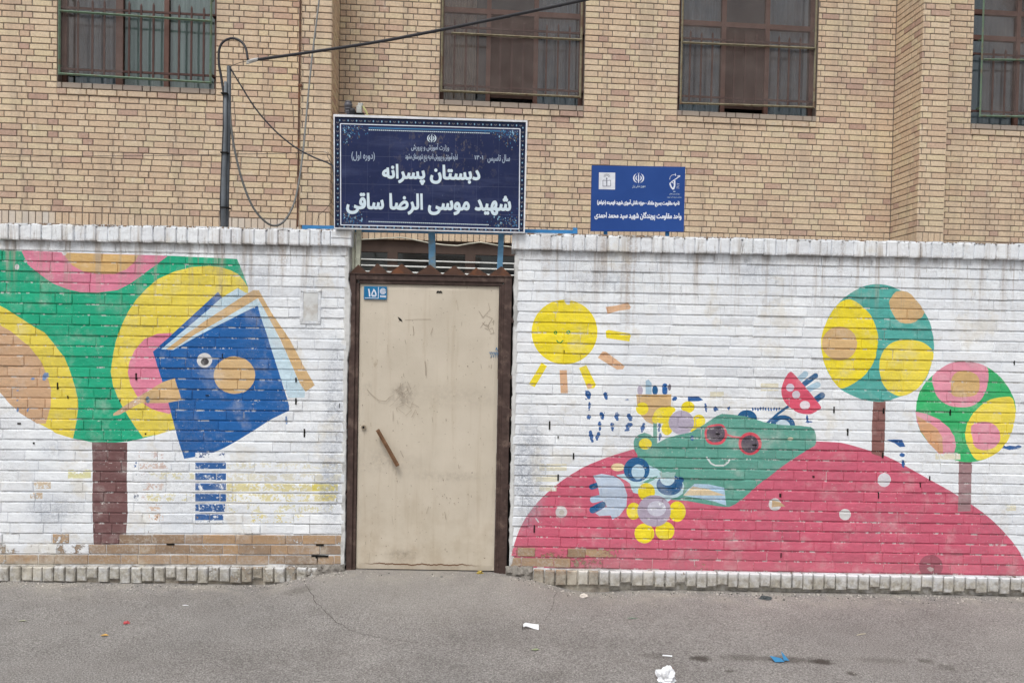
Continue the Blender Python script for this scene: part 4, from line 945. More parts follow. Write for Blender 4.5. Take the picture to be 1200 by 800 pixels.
# ---------------------------------------------------------------- gate
gate = empty('metal_gate', (-.5, .03, .07)); tag(gate, 'cream sheet-metal gate in a dark brown steel frame with pointed cresting', 'gate')
def gb(name, mb, mat, parent=gate, **k):
    mb.v = [(v[0] + .5, v[1] - .03, v[2] - .07) for v in mb.v] if parent is gate else mb.v
    return mb.build(name, mat, parent, attrs=False, **k)
xl0 = -1.030; xl1 = W(420.5, 400, .03)[0]; xr0 = W(584.3, 400, .03)[0]; xr1 = .030
zt0 = W(500, 333.5, .03)[1]; zt1 = W(500, 323, .03)[1]; zb = .052
fr = MB()
fr.box(xl0, xl1 - .02, .004, .075, zb, zt1, ch=.003); fr.box(xl1 - .021, xl1, .016, .075, zb, zt0, ch=.002)
fr.box(xr0 + .03, xr1, .004, .075, zb, zt1, ch=.003); fr.box(xr0 + .015, xr0 + .0305, .011, .075, zb, zt0 + .01, ch=.002); fr.box(xr0, xr0 + .0155, .017, .075, zb, zt0, ch=.002)
fr.box(xl1 - .0205, xr0 + .0305, .005, .075, zt0 + .022, zt1 - .001, ch=.003); fr.box(xl1, xr0 + .016, .015, .075, zt0, zt0 + .023, ch=.002)
fr.box(xl0 - .004, xr1 + .004, -.002, .05, zt1, zt1 + .006)
frame = gb('frame', fr, BROWN)
lf = MB(); za, zc = W(500, 667, .03)[1], zt0 - .003; L0, L1 = xl1 + .003, xr0 - .003
N_, M_ = 40, 60; k0 = len(lf.v); pts = []
for j in range(M_ + 1):
    for i in range(N_ + 1):
        u, v = i / N_, j / M_; e = min(i, N_ - i, j, M_ - j)
        d = .0065 * noise.noise(Vector((u * 2.4, v * 4, 3))) + .003 * noise.noise(Vector((u * 7, v * 9, 8)))
        pts.append((L0 + (L1 - L0) * u, .028 + (d if e > 0 else 0) + (.004 if e == 0 else 0), za + (zc - za) * v))
lf.mesh(pts, [(j * (N_ + 1) + i, j * (N_ + 1) + i + 1, (j + 1) * (N_ + 1) + i + 1, (j + 1) * (N_ + 1) + i) for j in range(M_) for i in range(N_)])
lf.box(L0 + .002, L1 - .002, .034, .066, za + .002, zc - .002)
leaf = gb('leaf', lf, GATE_PAINT)
mb = MB(); mb.box(xl1 - .01, xr0 + .01, .02, .07, .03, za - .012); gb('threshold', mb, BLACKGAP)
mb = MB(); mb.box(xl1, xr0, .012, .02, .045, za - .016, ch=.002); gb('sill_bar', mb, simple('scuffed_sill', C(92, 84, 78), .7))
def local_leaf(mb): mb.v = [(v[0] + .5, v[1] - .03, v[2] - .07) for v in mb.v]; return mb
# pull handle, lock, number plate, scuffs on the leaf
mb = MB(); p, q = P(442.5, 503, .0), P(466.5, 545.5, .0)
d = (q - p).normalized(); s = Vector((-d.z, 0, d.x)); wv = .012
for t0, t1, y0, y1 in ((0, 1, -.014, .000),):
    a = [p + d * 0, q]; vs = []
    for yy in (-.016, -.004):
        for pp, sg in ((p, -1), (p, 1), (q, 1), (q, -1)): v = pp + s * wv * sg; vs.append((v.x, yy, v.z))
    mb.mesh(vs, [(0, 1, 2, 3), (7, 6, 5, 4), (0, 4, 5, 1), (1, 5, 6, 2), (2, 6, 7, 3), (3, 7, 4, 0)])
mb.tube([p + d * .006 + s * .004 + Vector((0, -.018, 0)), q - d * .006 + s * .004 + Vector((0, -.018, 0))], .006, 8)
local_leaf(mb).build('handle', simple('brown_handle', C(112, 84, 62), .5, 0, .3, 30, .3), leaf, attrs=False)
mb = MB()
for t in (.22, .80): c = p + (q - p) * t; mb.tube([c + s * -.010 + Vector((0, -.006, 0)), c + s * -.014 + Vector((0, .03, 0))], .010, 8); mb.tube([c - s * .018 + Vector((0, .026, 0)), c - s * .018 + Vector((0, .0, 0))], .008, 8)
local_leaf(mb).build('handle_bracket', GATE_PAINT, leaf, attrs=False)
mb = MB(); c = P(426, 500.5, .02)
mb.tube([(c.x, .03, c.z), (c.x, .017, c.z)], .0155, 14); local_leaf(mb).build('lock', simple('worn_lock', C(150, 138, 122), .5, .4), leaf, attrs=False)
mb = MB(); mb.tube([(c.x, .02, c.z), (c.x, .0155, c.z)], .008, 10); local_leaf(mb).build('keyhole', BLACKGAP, leaf, attrs=False)

# flat print helper: outlines -> triangles, non-zero winding
def fill(loops, bad=None):
    V2, E, segs = [], [], []
    for lp in loops:
        k = len(V2); n = len(lp)
        for i in range(n): V2.append(Vector(lp[i])); E.append((k + i, k + (i + 1) % n)); segs.append((lp[i], lp[(i + 1) % n]))
    vv, _, ff, *_ = delaunay_2d_cdt(V2, E, [], 0, 1e-6, False)
    import numpy as np
    A = np.array([s[0] for s in segs]); B = np.array([s[1] for s in segs]); T = np.array([tuple(f) for f in ff]); VV = np.array([tuple(v) for v in vv]); Cn = VV[T].mean(1); out = []
    for i in range(0, len(T), 1500):
        cx = Cn[i:i + 1500, 0:1]; cy = Cn[i:i + 1500, 1:2]; cr = (B[:, 0] - A[:, 0]) * (cy - A[:, 1]) - (cx - A[:, 0]) * (B[:, 1] - A[:, 1])
        wn = ((A[:, 1] <= cy) & (cy < B[:, 1]) & (cr > 0)).sum(1) - ((B[:, 1] <= cy) & (cy < A[:, 1]) & (cr < 0)).sum(1)
        out += [tuple(ff[i + k]) for k in np.nonzero(wn)[0]]
    return [tuple(v) for v in vv], out
AR = {'ا': (0xFE8D, 0xFE8E), 'آ': (0xFE81, 0xFE82), 'ب': (0xFE8F, 0xFE90, 0xFE91, 0xFE92), 'پ': (0xFB56, 0xFB57, 0xFB58, 0xFB59), 'ت': (0xFE95, 0xFE96, 0xFE97, 0xFE98),
 'ج': (0xFE9D, 0xFE9E, 0xFE9F, 0xFEA0), 'ح': (0xFEA1, 0xFEA2, 0xFEA3, 0xFEA4), 'خ': (0xFEA5, 0xFEA6, 0xFEA7, 0xFEA8), 'د': (0xFEA9, 0xFEAA), 'ر': (0xFEAD, 0xFEAE), 'ز': (0xFEAF, 0xFEB0),
 'س': (0xFEB1, 0xFEB2, 0xFEB3, 0xFEB4), 'ش': (0xFEB5, 0xFEB6, 0xFEB7, 0xFEB8), 'ض': (0xFEBD, 0xFEBE, 0xFEBF, 0xFEC0), 'ق': (0xFED5, 0xFED6, 0xFED7, 0xFED8), 'ف': (0xFED1, 0xFED2, 0xFED3, 0xFED4),
 'گ': (0xFB92, 0xFB93, 0xFB94, 0xFB95), 'ل': (0xFEDD, 0xFEDE, 0xFEDF, 0xFEE0), 'م': (0xFEE1, 0xFEE2, 0xFEE3, 0xFEE4), 'ن': (0xFEE5, 0xFEE6, 0xFEE7, 0xFEE8), 'و': (0xFEED, 0xFEEE),
 'ه': (0xFEE9, 0xFEEA, 0xFEEB, 0xFEEC), 'ی': (0xFBFC, 0xFBFD, 0xFBFE, 0xFBFF)}
def shape(s):
    out = []
    for i, c in enumerate(s):
        if c not in AR: out.append({'(': ')', ')': '('}.get(c, c)); continue
        p = i > 0 and s[i - 1] in AR and len(AR[s[i - 1]]) == 4
        n = i < len(s) - 1 and s[i + 1] in AR and len(AR[c]) == 4
        out.append(chr(AR[c][(3 if n else 1) if p else (2 if n else 0)]))
    r = ''.join(reversed(out)); res = ''; run = ''
    for ch in r:
        if '۰' <= ch <= '۹': run = ch + run
        else: res += run + ch; run = ''
    return res + run
def text_loops(s, bold=0.0, res=3):
    cu = bpy.data.curves.new('t', 'FONT'); cu.body = shape(s); cu.size = 1; cu.offset = bold; cu.resolution_u = res; cu.fill_mode = 'NONE'
    o = bpy.data.objects.new('t', cu); COL.objects.link(o); bpy.context.view_layer.update()
    me = o.evaluated_get(bpy.context.evaluated_depsgraph_get()).to_mesh()
    nx = {e.vertices[0]: e.vertices[1] for e in me.edges}
    pv = [(v.co.x, v.co.y) for v in me.vertices]; adj = {}
    for e in me.edges: a, b = e.vertices; adj.setdefault(a, []).append(b); adj.setdefault(b, []).append(a)
    seen_ = set(); loops = []
    for st in range(len(pv)):
        if st in seen_ or len(adj.get(st, [])) != 2: continue
        lp = [st]; seen_.add(st); nb = adj[st]; cur = st + 1 if st + 1 in nb else nb[0]
        while cur not in seen_:
            seen_.add(cur); lp.append(cur); c2 = [x for x in adj[cur] if x not in seen_]
            if not c2: break
            cur = cur + 1 if cur + 1 in c2 else c2[0]
        if len(lp) > 2: loops.append([pv[i] for i in lp])
    bpy.data.objects.remove(o); bpy.data.curves.remove(cu)
    return loops
def fit(loops, x0, x1, yt, yb, k=0.0):
    """loops (y up) into a picture-space box x0..x1, yt..yb (y down) with slope k"""
    xs = [p[0] for l in loops for p in l]; ys = [p[1] for l in loops for p in l]; a, b, c, d = min(xs), max(xs), min(ys), max(ys); xm = (x0 + x1) / 2
    out = []
    for l in loops:
        q = []
        for x, y in l:
            X = x0 + (x - a) / (b - a) * (x1 - x0); Y = yb - (y - c) / (d - c) * (yb - yt); q.append((X, Y + k * (X - xm)))
        out.append(q)
    return out
def print_on(name, loops, to, mat, parent, y, off, loc, rib=0):
    """loops in local picture units -> flat print at depth y"""
    vv, ff = fill([[tuple(to(*p)) for p in l] for l in loops])
    mb = MB()
    k = [(v[0] - loc.x, y - off - loc.y, v[1] - loc.z) for v in vv]; fs = []
    for f in ff:
        a = sum(vv[f[i]][0] * vv[f[(i + 1) % 3]][1] - vv[f[(i + 1) % 3]][0] * vv[f[i]][1] for i in range(3)); fs.append(tuple(f) if a > 0 else tuple(reversed(f)))
    mb.mesh(k, fs)
    if rib:      # thickened outlines: a band along every contour, lying just over the fill
        for l in loops:
            n = len(l); P_ = []
            for i in range(n):
                a, b, c = Vector(l[i - 1]), Vector(l[i]), Vector(l[(i + 1) % n]); t = ((b - a).normalized() + (c - b).normalized())
                t = t.normalized() if t.length > .2 else (c - b).normalized(); q = Vector((-t.y, t.x)) * rib / 2; P_.append((to(*(b + q)), to(*(b - q))))
            for i in range(n):
                (a1, a2), (b1, b2) = P_[i - 1], P_[i]; d = y - off - .0002 - R() * .0002 - loc.y
                f = [(p[0] - loc.x, d, p[1] - loc.z) for p in (a1, b1, b2, a2)]
                ar = sum(f[j][0] * f[(j + 1) % 4][2] - f[(j + 1) % 4][0] * f[j][2] for j in range(4)); mb.face(f if ar > 0 else f[::-1])
    o = mb.build(name, mat, parent, attrs=False)
    if name in ('border_dots', 'border_motifs', 'scratch_marks', 'black_marks', 'corner_flowers', 'corner_leaves', 'corner_stems', 'dashed_lines', 'blue_stencil', 'emblem_fist', 'book_logo', 'small_lettering', 'lettering'): tag(o, kind='stuff')
    return o
def circ(cx, cy, rx, ry=None, n=18): ry = ry or rx; return [(cx + rx * cos(2 * pi * i / n), cy + ry * sin(2 * pi * i / n)) for i in range(n)]
def quadl(p, q, w_):
    d = Vector((q[0] - p[0], q[1] - p[1])); d.normalize(); n = Vector((-d.y, d.x)) * w_ / 2
    l = [(p[0] + n.x, p[1] + n.y), (q[0] + n.x, q[1] + n.y), (q[0] - n.x, q[1] - n.y), (p[0] - n.x, p[1] - n.y)]
    return l
def same(loops):   # all outlines the same way round
    out = []
    for l in loops:
        a = sum(l[i][0] * l[(i + 1) % len(l)][1] - l[(i + 1) % len(l)][0] * l[i][1] for i in range(len(l))); out.append(l if a > 0 else l[::-1])
    return out
def path(pts, w_): return same([quadl(a, b, w_) for a, b in zip(pts, pts[1:])])
def cres(cx, cy, r0, th, a0, a1, sx=1.0, n=12):
    o = []; i_ = []
    for k in range(n + 1):
        t = a0 + (a1 - a0) * k / n; tt = th * sin(pi * k / n); o.append((cx + sx * (r0 + tt / 2) * cos(t), cy + (r0 + tt / 2) * sin(t))); i_.append((cx + sx * (r0 - tt / 2) * cos(t), cy + (r0 - tt / 2) * sin(t)))
    return o + i_[::-1]
def emblem(cx, cy, h):
    L = [[(cx - .045 * h, cy - .34 * h), (cx + .045 * h, cy - .34 * h), (cx + .06 * h, cy + .30 * h), (cx, cy + .5 * h), (cx - .06 * h, cy + .30 * h)], [(cx - .12 * h, cy - .5 * h), (cx, cy - .42 * h), (cx + .12 * h, cy - .5 * h), (cx, cy - .36 * h)]]
    for s in (1, -1):
        for r0, th, e in ((.24, .11, .0), (.44, .13, .0)):
            L.append([(cx + s * (x - cx), y) for x, y in cres(cx, cy, r0 * h, th * h, -1.15, 1.35)])
    return same(L)
LETW = simple('white_print', C(196, 212, 222), .5, 0, .05, 30, .02); LETB = simple('bright_white_print', C(208, 214, 226), .5, 0, .04, 30, .02)

# number plate
pl = MB(); a = W(426.5, 335.3, .015); b = W(453, 351, .015); pl.box(a[0], b[0], .016, .024, b[1], a[1], ch=.001)
plate = local_leaf(pl).build('number_plate', simple('blue_plate', C(26, 106, 152), .4), leaf, attrs=False)
pt = lambda X, Y: W(395 + X / 8, 320 + Y / 8, .0155)
LOC = Vector((-.5, .03, .07))
L = fit(text_loops('۱۵'), 292, 368, 148, 220) + same([quadl((262, 232), (384, 236), 2.5), quadl((388, 132), (386, 236), 3), quadl((404, 212), (458, 214), 4), quadl((404, 222), (458, 224), 5)])
for r_ in (8, 17, 26): L += path([(430 + r_ * cos(t * .5), 170 + r_ * sin(t * .5)) for t in range(13)], 3)
print_on('plate_numerals', L, pt, LETB, plate, .0155, 0, LOC, 4)
# scratches, scribbles and stencil on the leaf
ld = lambda X, Y: (W(X, Y, .022))
sc_l = []
def scr(pts, w_=.5): sc_l.extend(path(pts, w_))
scr([(561, 364), (566, 372), (575, 362)], .45); scr([(565, 378), (571, 383), (577, 373), (570, 370)], .45); scr([(563, 384), (568, 377)], .4); scr([(568, 384), (572, 386), (573, 382), (569, 380)], .4); scr([(575, 389), (573, 386), (577, 384), (579, 390), (574, 391)], .4); scr([(577, 378), (579, 375), (578, 381)], .4)
scr([(430, 456), (436, 463), (444, 469), (452, 470), (457, 465)], .5); scr([(498, 423), (499, 431), (499, 440)], .7); scr([(484, 382), (485, 390), (484, 393)], .6); scr([(475, 375), (490, 374), (505, 374)], .35)
for i in range(30): x, y = U(425, 580), U(345, 655); t = U(1.1, 2.0); l = U(2, 11); scr([(x, y), (x + l * cos(t), y + l * sin(t))], U(.25, .5))
for i in range(26): x, y = U(458, 488), U(445, 485); t = U(0, 3.1); l = U(4, 14); scr([(x, y), (x + l * cos(t), y + l * sin(t))], U(.25, .45))
for i in range(60): x, y = U(424, 582), U(340, 662); sc_l.extend(same([circ(x, y, U(.3, .8), U(.3, .9), 6)]))
print_on('scratch_marks', sc_l, ld, simple('scratch_grey', C(146, 134, 120), .8), leaf, .0225, .0, LOC)
bl = path([(512, 343.5), (513, 341), (515, 343), (516, 341), (518, 343)], 1.6) + same([[(466, 371), (470, 373.5), (472, 377), (468, 375.5)]]) + path([(439, 590), (444, 600)], .0001)
print_on('black_marks', same([l for l in bl]), ld, BLACKGAP, leaf, .0222, .0, LOC)
L = fit(text_loops('۷۷۴۴', .01), 574.5, 584, 413.6, 419) + path([(581, 410), (582, 407), (583, 411)], .8) + path([(573, 413), (584, 413)], .8)
print_on('blue_stencil', L, ld, simple('blue_stencil', C(60, 110, 150), .7), leaf, .0222, .0, LOC)
# pointed cresting: seven folded triangles
ap = [420, 442.5, 471, 504, 532.5, 558, 587.5]; bs = [(410, 431), (431, 456), (456, 486), (487, 519), (518, 547), (547, 573), (572, 600)]; ay = [310, 308.5, 309, 310, 311, 313.5, 312]
for (x0, x1), xa_, y_ in zip(bs, ap, ay):
    mb = MB(); a = W(x0, 324, .03)[0]; b = W(x1, 324, .03)[0]; c = W(xa_, y_, .03); z = zt1 + .006; zc2 = c[1]
    t = .006; yy = .028 + U(-.003, .003)
    vs = [(a, yy, z - .02), (b, yy, z - .02), (b, yy, z + .002), (c[0], yy - .004, zc2), (a, yy, z + .002)]; vs += [(v[0], v[1] + t, v[2]) for v in vs]
    mb.mesh(vs, [(0, 1, 2, 3, 4), (9, 8, 7, 6, 5), (2, 7, 8, 3), (3, 8, 9, 4), (0, 4, 9, 5), (1, 6, 7, 2)]); gb('cresting_point', mb, RUST)
# black fill standing in for shade in the gaps between jambs and wall ends
mb = MB(); mb.box(XL - .02, xl0 + .004, .05, .12, .03, 2.03); mb.box(xr1 - .004, XR + .02, .05, .12, .03, 2.03); gb('jamb_gap_shade', mb, BLACKGAP)
mb = MB()
for z, h in ((1.35, .02), (1.1, .05), (.62, .03), (1.72, .03), (.9, .03)): mb.box(xr1 - .004, XR + .004, .008, .05, z, z + h)
for z, h in ((.9, .03), (1.0, .02), (.55, .03), (1.15, .02)): mb.box(XL - .004, xl0 + .002, .008, .05, z, z + h)
gb('jamb_lug', mb, BROWN)

# ---------------------------------------------------------------- the big sign above the gate
YS = -.052
sgn = empty('school_sign', P(505, 270, YS)); tag(sgn, 'large dark blue school name board with white Persian lettering above the gate', 'sign'); SL = Vector(sgn.location)
S1 = lambda X, Y: W(385 + X / 5, 130 + Y / 5, YS)
def signboard(root, loc, corners, to, y, mat, edge, thick, name):
    c = [to(*q) for q in corners]; mb = MB(); fv = [(p[0] - loc.x, y - loc.y, p[1] - loc.z) for p in c]; bv = [(v[0], v[1] + thick, v[2]) for v in fv]
    mb.mesh(fv + bv, [(3, 2, 1, 0)], 0); k = len(mb.v) - 8
    for f in ((4, 5, 6, 7), (0, 1, 5, 4), (1, 2, 6, 5), (2, 3, 7, 6), (3, 0, 4, 7)): mb.f.append(tuple(k + i for i in f)); mb.m.append(1); mb.c.append((1, 1, 1, 1)); mb.b.append((0, 0, 0))
    o = mb.build(name, [mat, edge], root, attrs=False); bm = bmesh.new(); bm.from_mesh(o.data); bmesh.ops.recalc_face_normals(bm, faces=bm.faces); bm.to_mesh(o.data); bm.free(); return o
def navy():
    m = Mat('navy_print', .6, spec=.12); c = m.ramp(m.noise(5, 4, .6), [(.3, C(31, 39, 70)), (.7, C(39, 48, 84))])
    x0, z0 = S1(690, 260); sx = m.sep(); dx = m.math('DIVIDE', m.math('SUBTRACT', sx[0], x0), .42); dz = m.math('DIVIDE', m.math('SUBTRACT', sx[2], z0), .30)
    d = m.math('SQRT', m.math('ADD', m.math('MULTIPLY', dx, dx), m.math('MULTIPLY', dz, dz)))
    splot = m.rng(m.noise(1, 4, .7, v=m.map((26, 1, 14), rot=(0, .7, 0))), .55, .60)
    c = m.mix(m.math('MULTIPLY', splot, m.rng(d, 1.1, .1, .05, .75)), c, C(92, 88, 92))
    c = m.mix(m.rng(m.noise(55, 4, .7), .67, .72, 0, .7), c, C(120, 126, 148))
    c = m.mix(m.rng(m.noise(3, 5, .65, v=m.map((.5, 1, 3))), .5, .75, 0, .28), c, C(88, 96, 130))
    c = m.mix(m.rng(m.math('ABSOLUTE', m.math('SUBTRACT', m.math('FRACT', m.math('MULTIPLY', sx[2], 5.6)), .5)), .012, .004, 0, .25), c, C(110, 116, 140))
    c = m.mix(m.rng(m.math('ABSOLUTE', m.math('SUBTRACT', m.math('FRACT', m.math('MULTIPLY', sx[0], 7.1)), .5)), .012, .004, 0, .18), c, C(110, 116, 140))
    m.base(c); m.bump(m.noise(14, 3), .15, .004); return m.m
NAVY = navy(); EDGE = simple('white_frame_edge', C(205, 208, 214), .5)
cor = [(37, 35), (1156, 68), (1142, 710), (38, 684)]
board = signboard(sgn, SL, cor, S1, YS, NAVY, EDGE, .03, 'board')
mb = MB()
oc = [(30, 21), (1166, 57), (1150, 716), (34, 690)]; pass
for i in range(4):
    a, b = S1(*oc[i]), S1(*oc[(i + 1) % 4]); c, d = S1(*cor[i]), S1(*cor[(i + 1) % 4])
    pts = [(a, YS - .006), (b, YS - .006), (d, YS - .006), (c, YS - .006)]
    f = [(p[0] - SL.x, y - SL.y, p[1] - SL.z) for p, y in pts]; bk = [(v[0], v[1] + .034, v[2]) for v in f]
    mb.mesh(f + bk, [(3, 2, 1, 0), (4, 5, 6, 7), (0, 1, 5, 4), (1, 2, 6, 5), (2, 3, 7, 6), (3, 0, 4, 7)][:6])
fo = mb.build('sign_frame', EDGE, board, attrs=False); bm = bmesh.new(); bm.from_mesh(fo.data); bmesh.ops.recalc_face_normals(bm, faces=bm.faces); bm.to_mesh(fo.data); bm.free()
pr = lambda name, loops, mat, off, rib=0: print_on(name, loops, S1, mat, board, YS, off, SL, rib)
def bil(s, t, q):
    a = [q[0][i] * (1 - s) + q[1][i] * s for i in (0, 1)]; b = [q[3][i] * (1 - s) + q[2][i] * s for i in (0, 1)]; return (a[0] * (1 - t) + b[0] * t, a[1] * (1 - t) + b[1] * t)
inn = [(70, 76), (1122, 106), (1116, 692), (72, 668)]
TEALP = simple('teal_print', C(56, 108, 150), .5); GOLDP = simple('gold_print', C(98, 88, 80), .5); DKP = simple('deep_navy_print', C(30, 38, 62), .6, spec=.1); LB2 = simple('pale_blue_print', C(126, 164, 190), .5)
pr('border_band', same([[cor[0], cor[1], inn[1], inn[0]], [cor[1], cor[2], inn[2], inn[1]], [cor[2], cor[3], inn[3], inn[2]], [cor[3], cor[0], inn[0], inn[3]]]), DKP, .0007)
L = []
for i in range(4): a, b = inn[i], inn[(i + 1) % 4]; L += same([quadl(a, b, 5.5)])
pr('inner_line', L, LETB, .0014)
L, L2 = [], []
mid = [tuple((cor[i][j] + inn[i][j]) / 2 for j in (0, 1)) for i in range(4)]
for i, n in ((0, 44), (1, 24), (2, 44), (3, 24)):
    a, b = mid[i], mid[(i + 1) % 4]
    for k in range(n):
        t = (k + .5) / n; x, y = a[0] + (b[0] - a[0]) * t, a[1] + (b[1] - a[1]) * t
        if k % 2 == 0: L.append([(x - 4.5, y), (x, y - 7), (x + 4.5, y), (x, y + 7)])
        else: L2 += [circ(x - 5, y, 3.2, 4, 6), circ(x + 5, y, 3.2, 4, 6), circ(x, y + 4, 3, 3, 5)]
pr('border_motifs', same(L), LB2, .0014); pr('border_dots', same(L2), simple('dull_print', C(104, 104, 110), .5), .00142)
L, L2, L3 = [], [], []
for cs, ct in ((0, 0), (1, 0), (1, 1), (0, 1)):
    for k in range(110):
        s, t = abs(random.gauss(0, .08)), abs(random.gauss(0, .09))
        if s * 5.4 + t * 5 > 1.15: continue
        x, y = bil(abs(cs - s - .012), abs(ct - t - .015), inn); l = circ(x, y, U(1.5, 4), U(1.5, 5), 6); (L if k % 7 == 0 else L2 if k % 2 == 1 else L3).append(l)
    for k in range(5):
        x, y = bil(abs(cs - U(.02, .14)), abs(ct - U(.02, .14)), inn); L.append([(x - 4, y), (x, y - 9), (x + 4, y), (x, y + 9)])
pr('corner_flowers', same(L), LB2, .0009); pr('corner_leaves', same(L2), TEALP, .0011); pr('corner_stems', same(L3), GOLDP, .0013)
L = []
for (a, b, n) in (((235, 112), (948, 132), 60), ((235, 648), (942, 668), 60)):
    for k in range(n): t = k / n; t2 = (k + .72) / n; L.append(quadl((a[0] + (b[0] - a[0]) * t, a[1] + (b[1] - a[1]) * t), (a[0] + (b[0] - a[0]) * t2, a[1] + (b[1] - a[1]) * t2), 5))
pr('dashed_lines', same(L), LETW, .0009)
pr('blue_stripe', same([quadl((235, 100), (1040, 120), 8)]), TEALP, .0006)
pr('emblem', emblem(605, 161, 54), LETW, .0009)
pr('lettering', fit(text_loops('دبستان پسرانه', 0, 3), 318, 885, 318, 432, .018) + fit(text_loops('شهید موسی الرضا ساقی', 0, 3), 108, 1066, 488, 606, .012), LETW, .0016, 9)
sm_ = (fit(text_loops('وزارت آموزش و پرورش', 0, 2), 485, 706, 192, 240, .02) + fit(text_loops('اداره آموزش و پرورش ناحیه پنج شهرستان مشهد', 0, 2), 450, 756, 246, 300, .02)
       + fit(text_loops('(دوره اول)', 0, 2), 135, 271, 240, 294, .02) + fit(text_loops('سال تاسیس', 0, 2), 932, 1062, 256, 306, .02) + fit(text_loops('۱۴۰۱', 0, 2), 856, 906, 262, 286, .02))
pr('small_lettering', sm_, simple('faded_print', C(150, 164, 184), .6), .0010, 1.6)
# posts and the long blue rail it is bolted to
def post(name, pxt, pxb, yt, yb, wd, y, mat):
    mb = MB(); t = P(pxt, yt, y); b = P(pxb, yb, y); h = wd / 2
    vs = [(p.x + s * h - SL.x, y + d - SL.y, p.z - SL.z) for p in (b, t) for s, d in ((-1, 0), (1, 0), (1, .03), (-1, .03))]
    mb.mesh(vs, [(0, 1, 5, 4), (1, 2, 6, 5), (2, 3, 7, 6), (3, 0, 4, 7), (4, 5, 6, 7), (3, 2, 1, 0)])
    mb.v = mb.v; return mb.build(name, mat, sgn, attrs=False)
post('post', 420.5, 419, 262, 313, .030, .040, PALEPOST); post('post', 414.3, 413.8, 262, 316, .016, .05, PALEPOST)
post('post', 505.5, 506.5, 262, 314, .044, .035, BLUEPOST); post('post', 588.2, 585.5, 262, 316, .036, .035, BLUEPOST)
mb = MB(); YR = .06
a, b = P(354, 262, YR), P(677, 265.5, YR); a2, b2 = P(353.5, 267, YR), P(676.5, 273, YR)
h = .036; ztop_ = 2.2915
vs = [(x - SL.x, y - SL.y, z - SL.z) for (x, z) in ((a.x, 2.300), (b.x, 2.303), (b.x, 2.303 + h), (a.x, 2.300 + h)) for y in (YR, YR + .03)]
vs = [vs[i] for i in (0, 2, 4, 6, 1, 3, 5, 7)]
mb.mesh(vs, [(0, 1, 2, 3), (7, 6, 5, 4), (3, 2, 6, 7), (0, 4, 5, 1), (1, 5, 6, 2), (4, 0, 3, 7)])
c = P(674, 268, YR); mb.box(c.x - .014 - SL.x, c.x + .014 - SL.x, YR - .006 - SL.y, YR + .03 - SL.y, 2.300 - SL.z, 2.355 - SL.z)
mb.build('support_rail', BLUESTEEL, sgn, attrs=False)
mb = MB()
for px in (400, 600): c = P(px, 200, YR); mb.box(c.x - .015 - SL.x, c.x + .015 - SL.x, YS + .031 - SL.y, YR - SL.y, 2.304 - SL.z, 2.334 - SL.z)
mb.build('bracket', BLUESTEEL, sgn, attrs=False)

# ---------------------------------------------------------------- the small blue sign
Y2 = .10
S2 = lambda X, Y: W(685 + X / 8.7, 185 + Y / 8.7, Y2)
s2 = empty('unit_sign', P(747, 272, Y2)); tag(s2, 'small bright blue plaque with three emblems and two lines of Persian text', 'sign'); L2_ = Vector(s2.location)
def blu():
    m = Mat('blue_plaque', .55, spec=.15); c = m.ramp(m.noise(3, 4, .6), [(.3, C(36, 66, 128)), (.7, C(42, 74, 138))]); c = m.mix(m.rng(m.noise(160, 2, .6), .68, .72, 0, .4), c, C(90, 110, 150)); m.base(c); m.bump(m.noise(12, 3), .1, .003); return m.m
b2_ = signboard(s2, L2_, [(75, 77), (1028, 92), (1012, 752), (62, 744)], S2, Y2, blu(), simple('plaque_edge', C(40, 60, 110), .5), .025, 'board')
p2 = lambda name, loops, mat, off=.0008, rib=0: print_on(name, loops, S2, mat, b2_, Y2, off, L2_, rib)
p2('emblem', emblem(551, 207, 112), LETB)
p2('logo_square', same([[(147, 149), (313, 152), (311, 324), (145, 321)]]), simple('pale_square', C(206, 210, 218), .5), .0007)
GL = simple('grey_print', C(90, 92, 110), .6)
p2('book_logo', path([(187, 230), (187, 290), (226, 290), (266, 290), (266, 230), (226, 232), (187, 230)], 4.5) + path([(226, 210), (226, 290)], 7) + path([(196, 195), (204, 176), (226, 166), (248, 176), (258, 195)], 3) + path([(206, 200), (212, 186), (226, 178), (242, 187), (248, 200)], 3) + same([circ(226, 212, 7, 9), circ(226, 250, 5, 20)]), GL, .0016)
p2('emblem_fist', path([(868, 262), (905, 232), (975, 186)], 9) + path([(870, 262), (884, 300), (905, 322)], 15) + path([(905, 322), (918, 285), (918, 232)], 16) + path([(885, 240), (905, 262)], 8) + path([(868, 222), (872, 196), (890, 178), (915, 172), (935, 180)], 4) + path([(925, 158), (927, 186)], 5) + path([(945, 190), (962, 182), (974, 184)], 7) + path([(940, 262), (968, 268)], 3) + path([(942, 278), (966, 284)], 3) + path([(938, 295), (964, 300)], 3) + path([(935, 308), (965, 312)], 3), LETB)
p2('small_lettering', fit(text_loops('سپاه پاسداران انقلاب', .008), 862, 970, 360, 380, .01) + fit(text_loops('سازمان بسیج دانش آموزی', .008), 843, 990, 392, 412, .01) + fit(text_loops('جمهوری اسلامی ایران', .004), 487, 622, 275, 308, -.03) + path([(905, 344), (926, 344)], 6), LETW)
p2('lettering', fit(text_loops('ناحیه مقاومت بسیج مقداد - حوزه دانش آموزی شهید فهمیده (خواهر)', 0, 2), 130, 966, 430, 496, .012) + fit(text_loops('واحد مقاومت پویندگان شهید سید محمد احمدی', 0, 2), 104, 986, 552, 636, .012), LETB, .0008, 5.5)
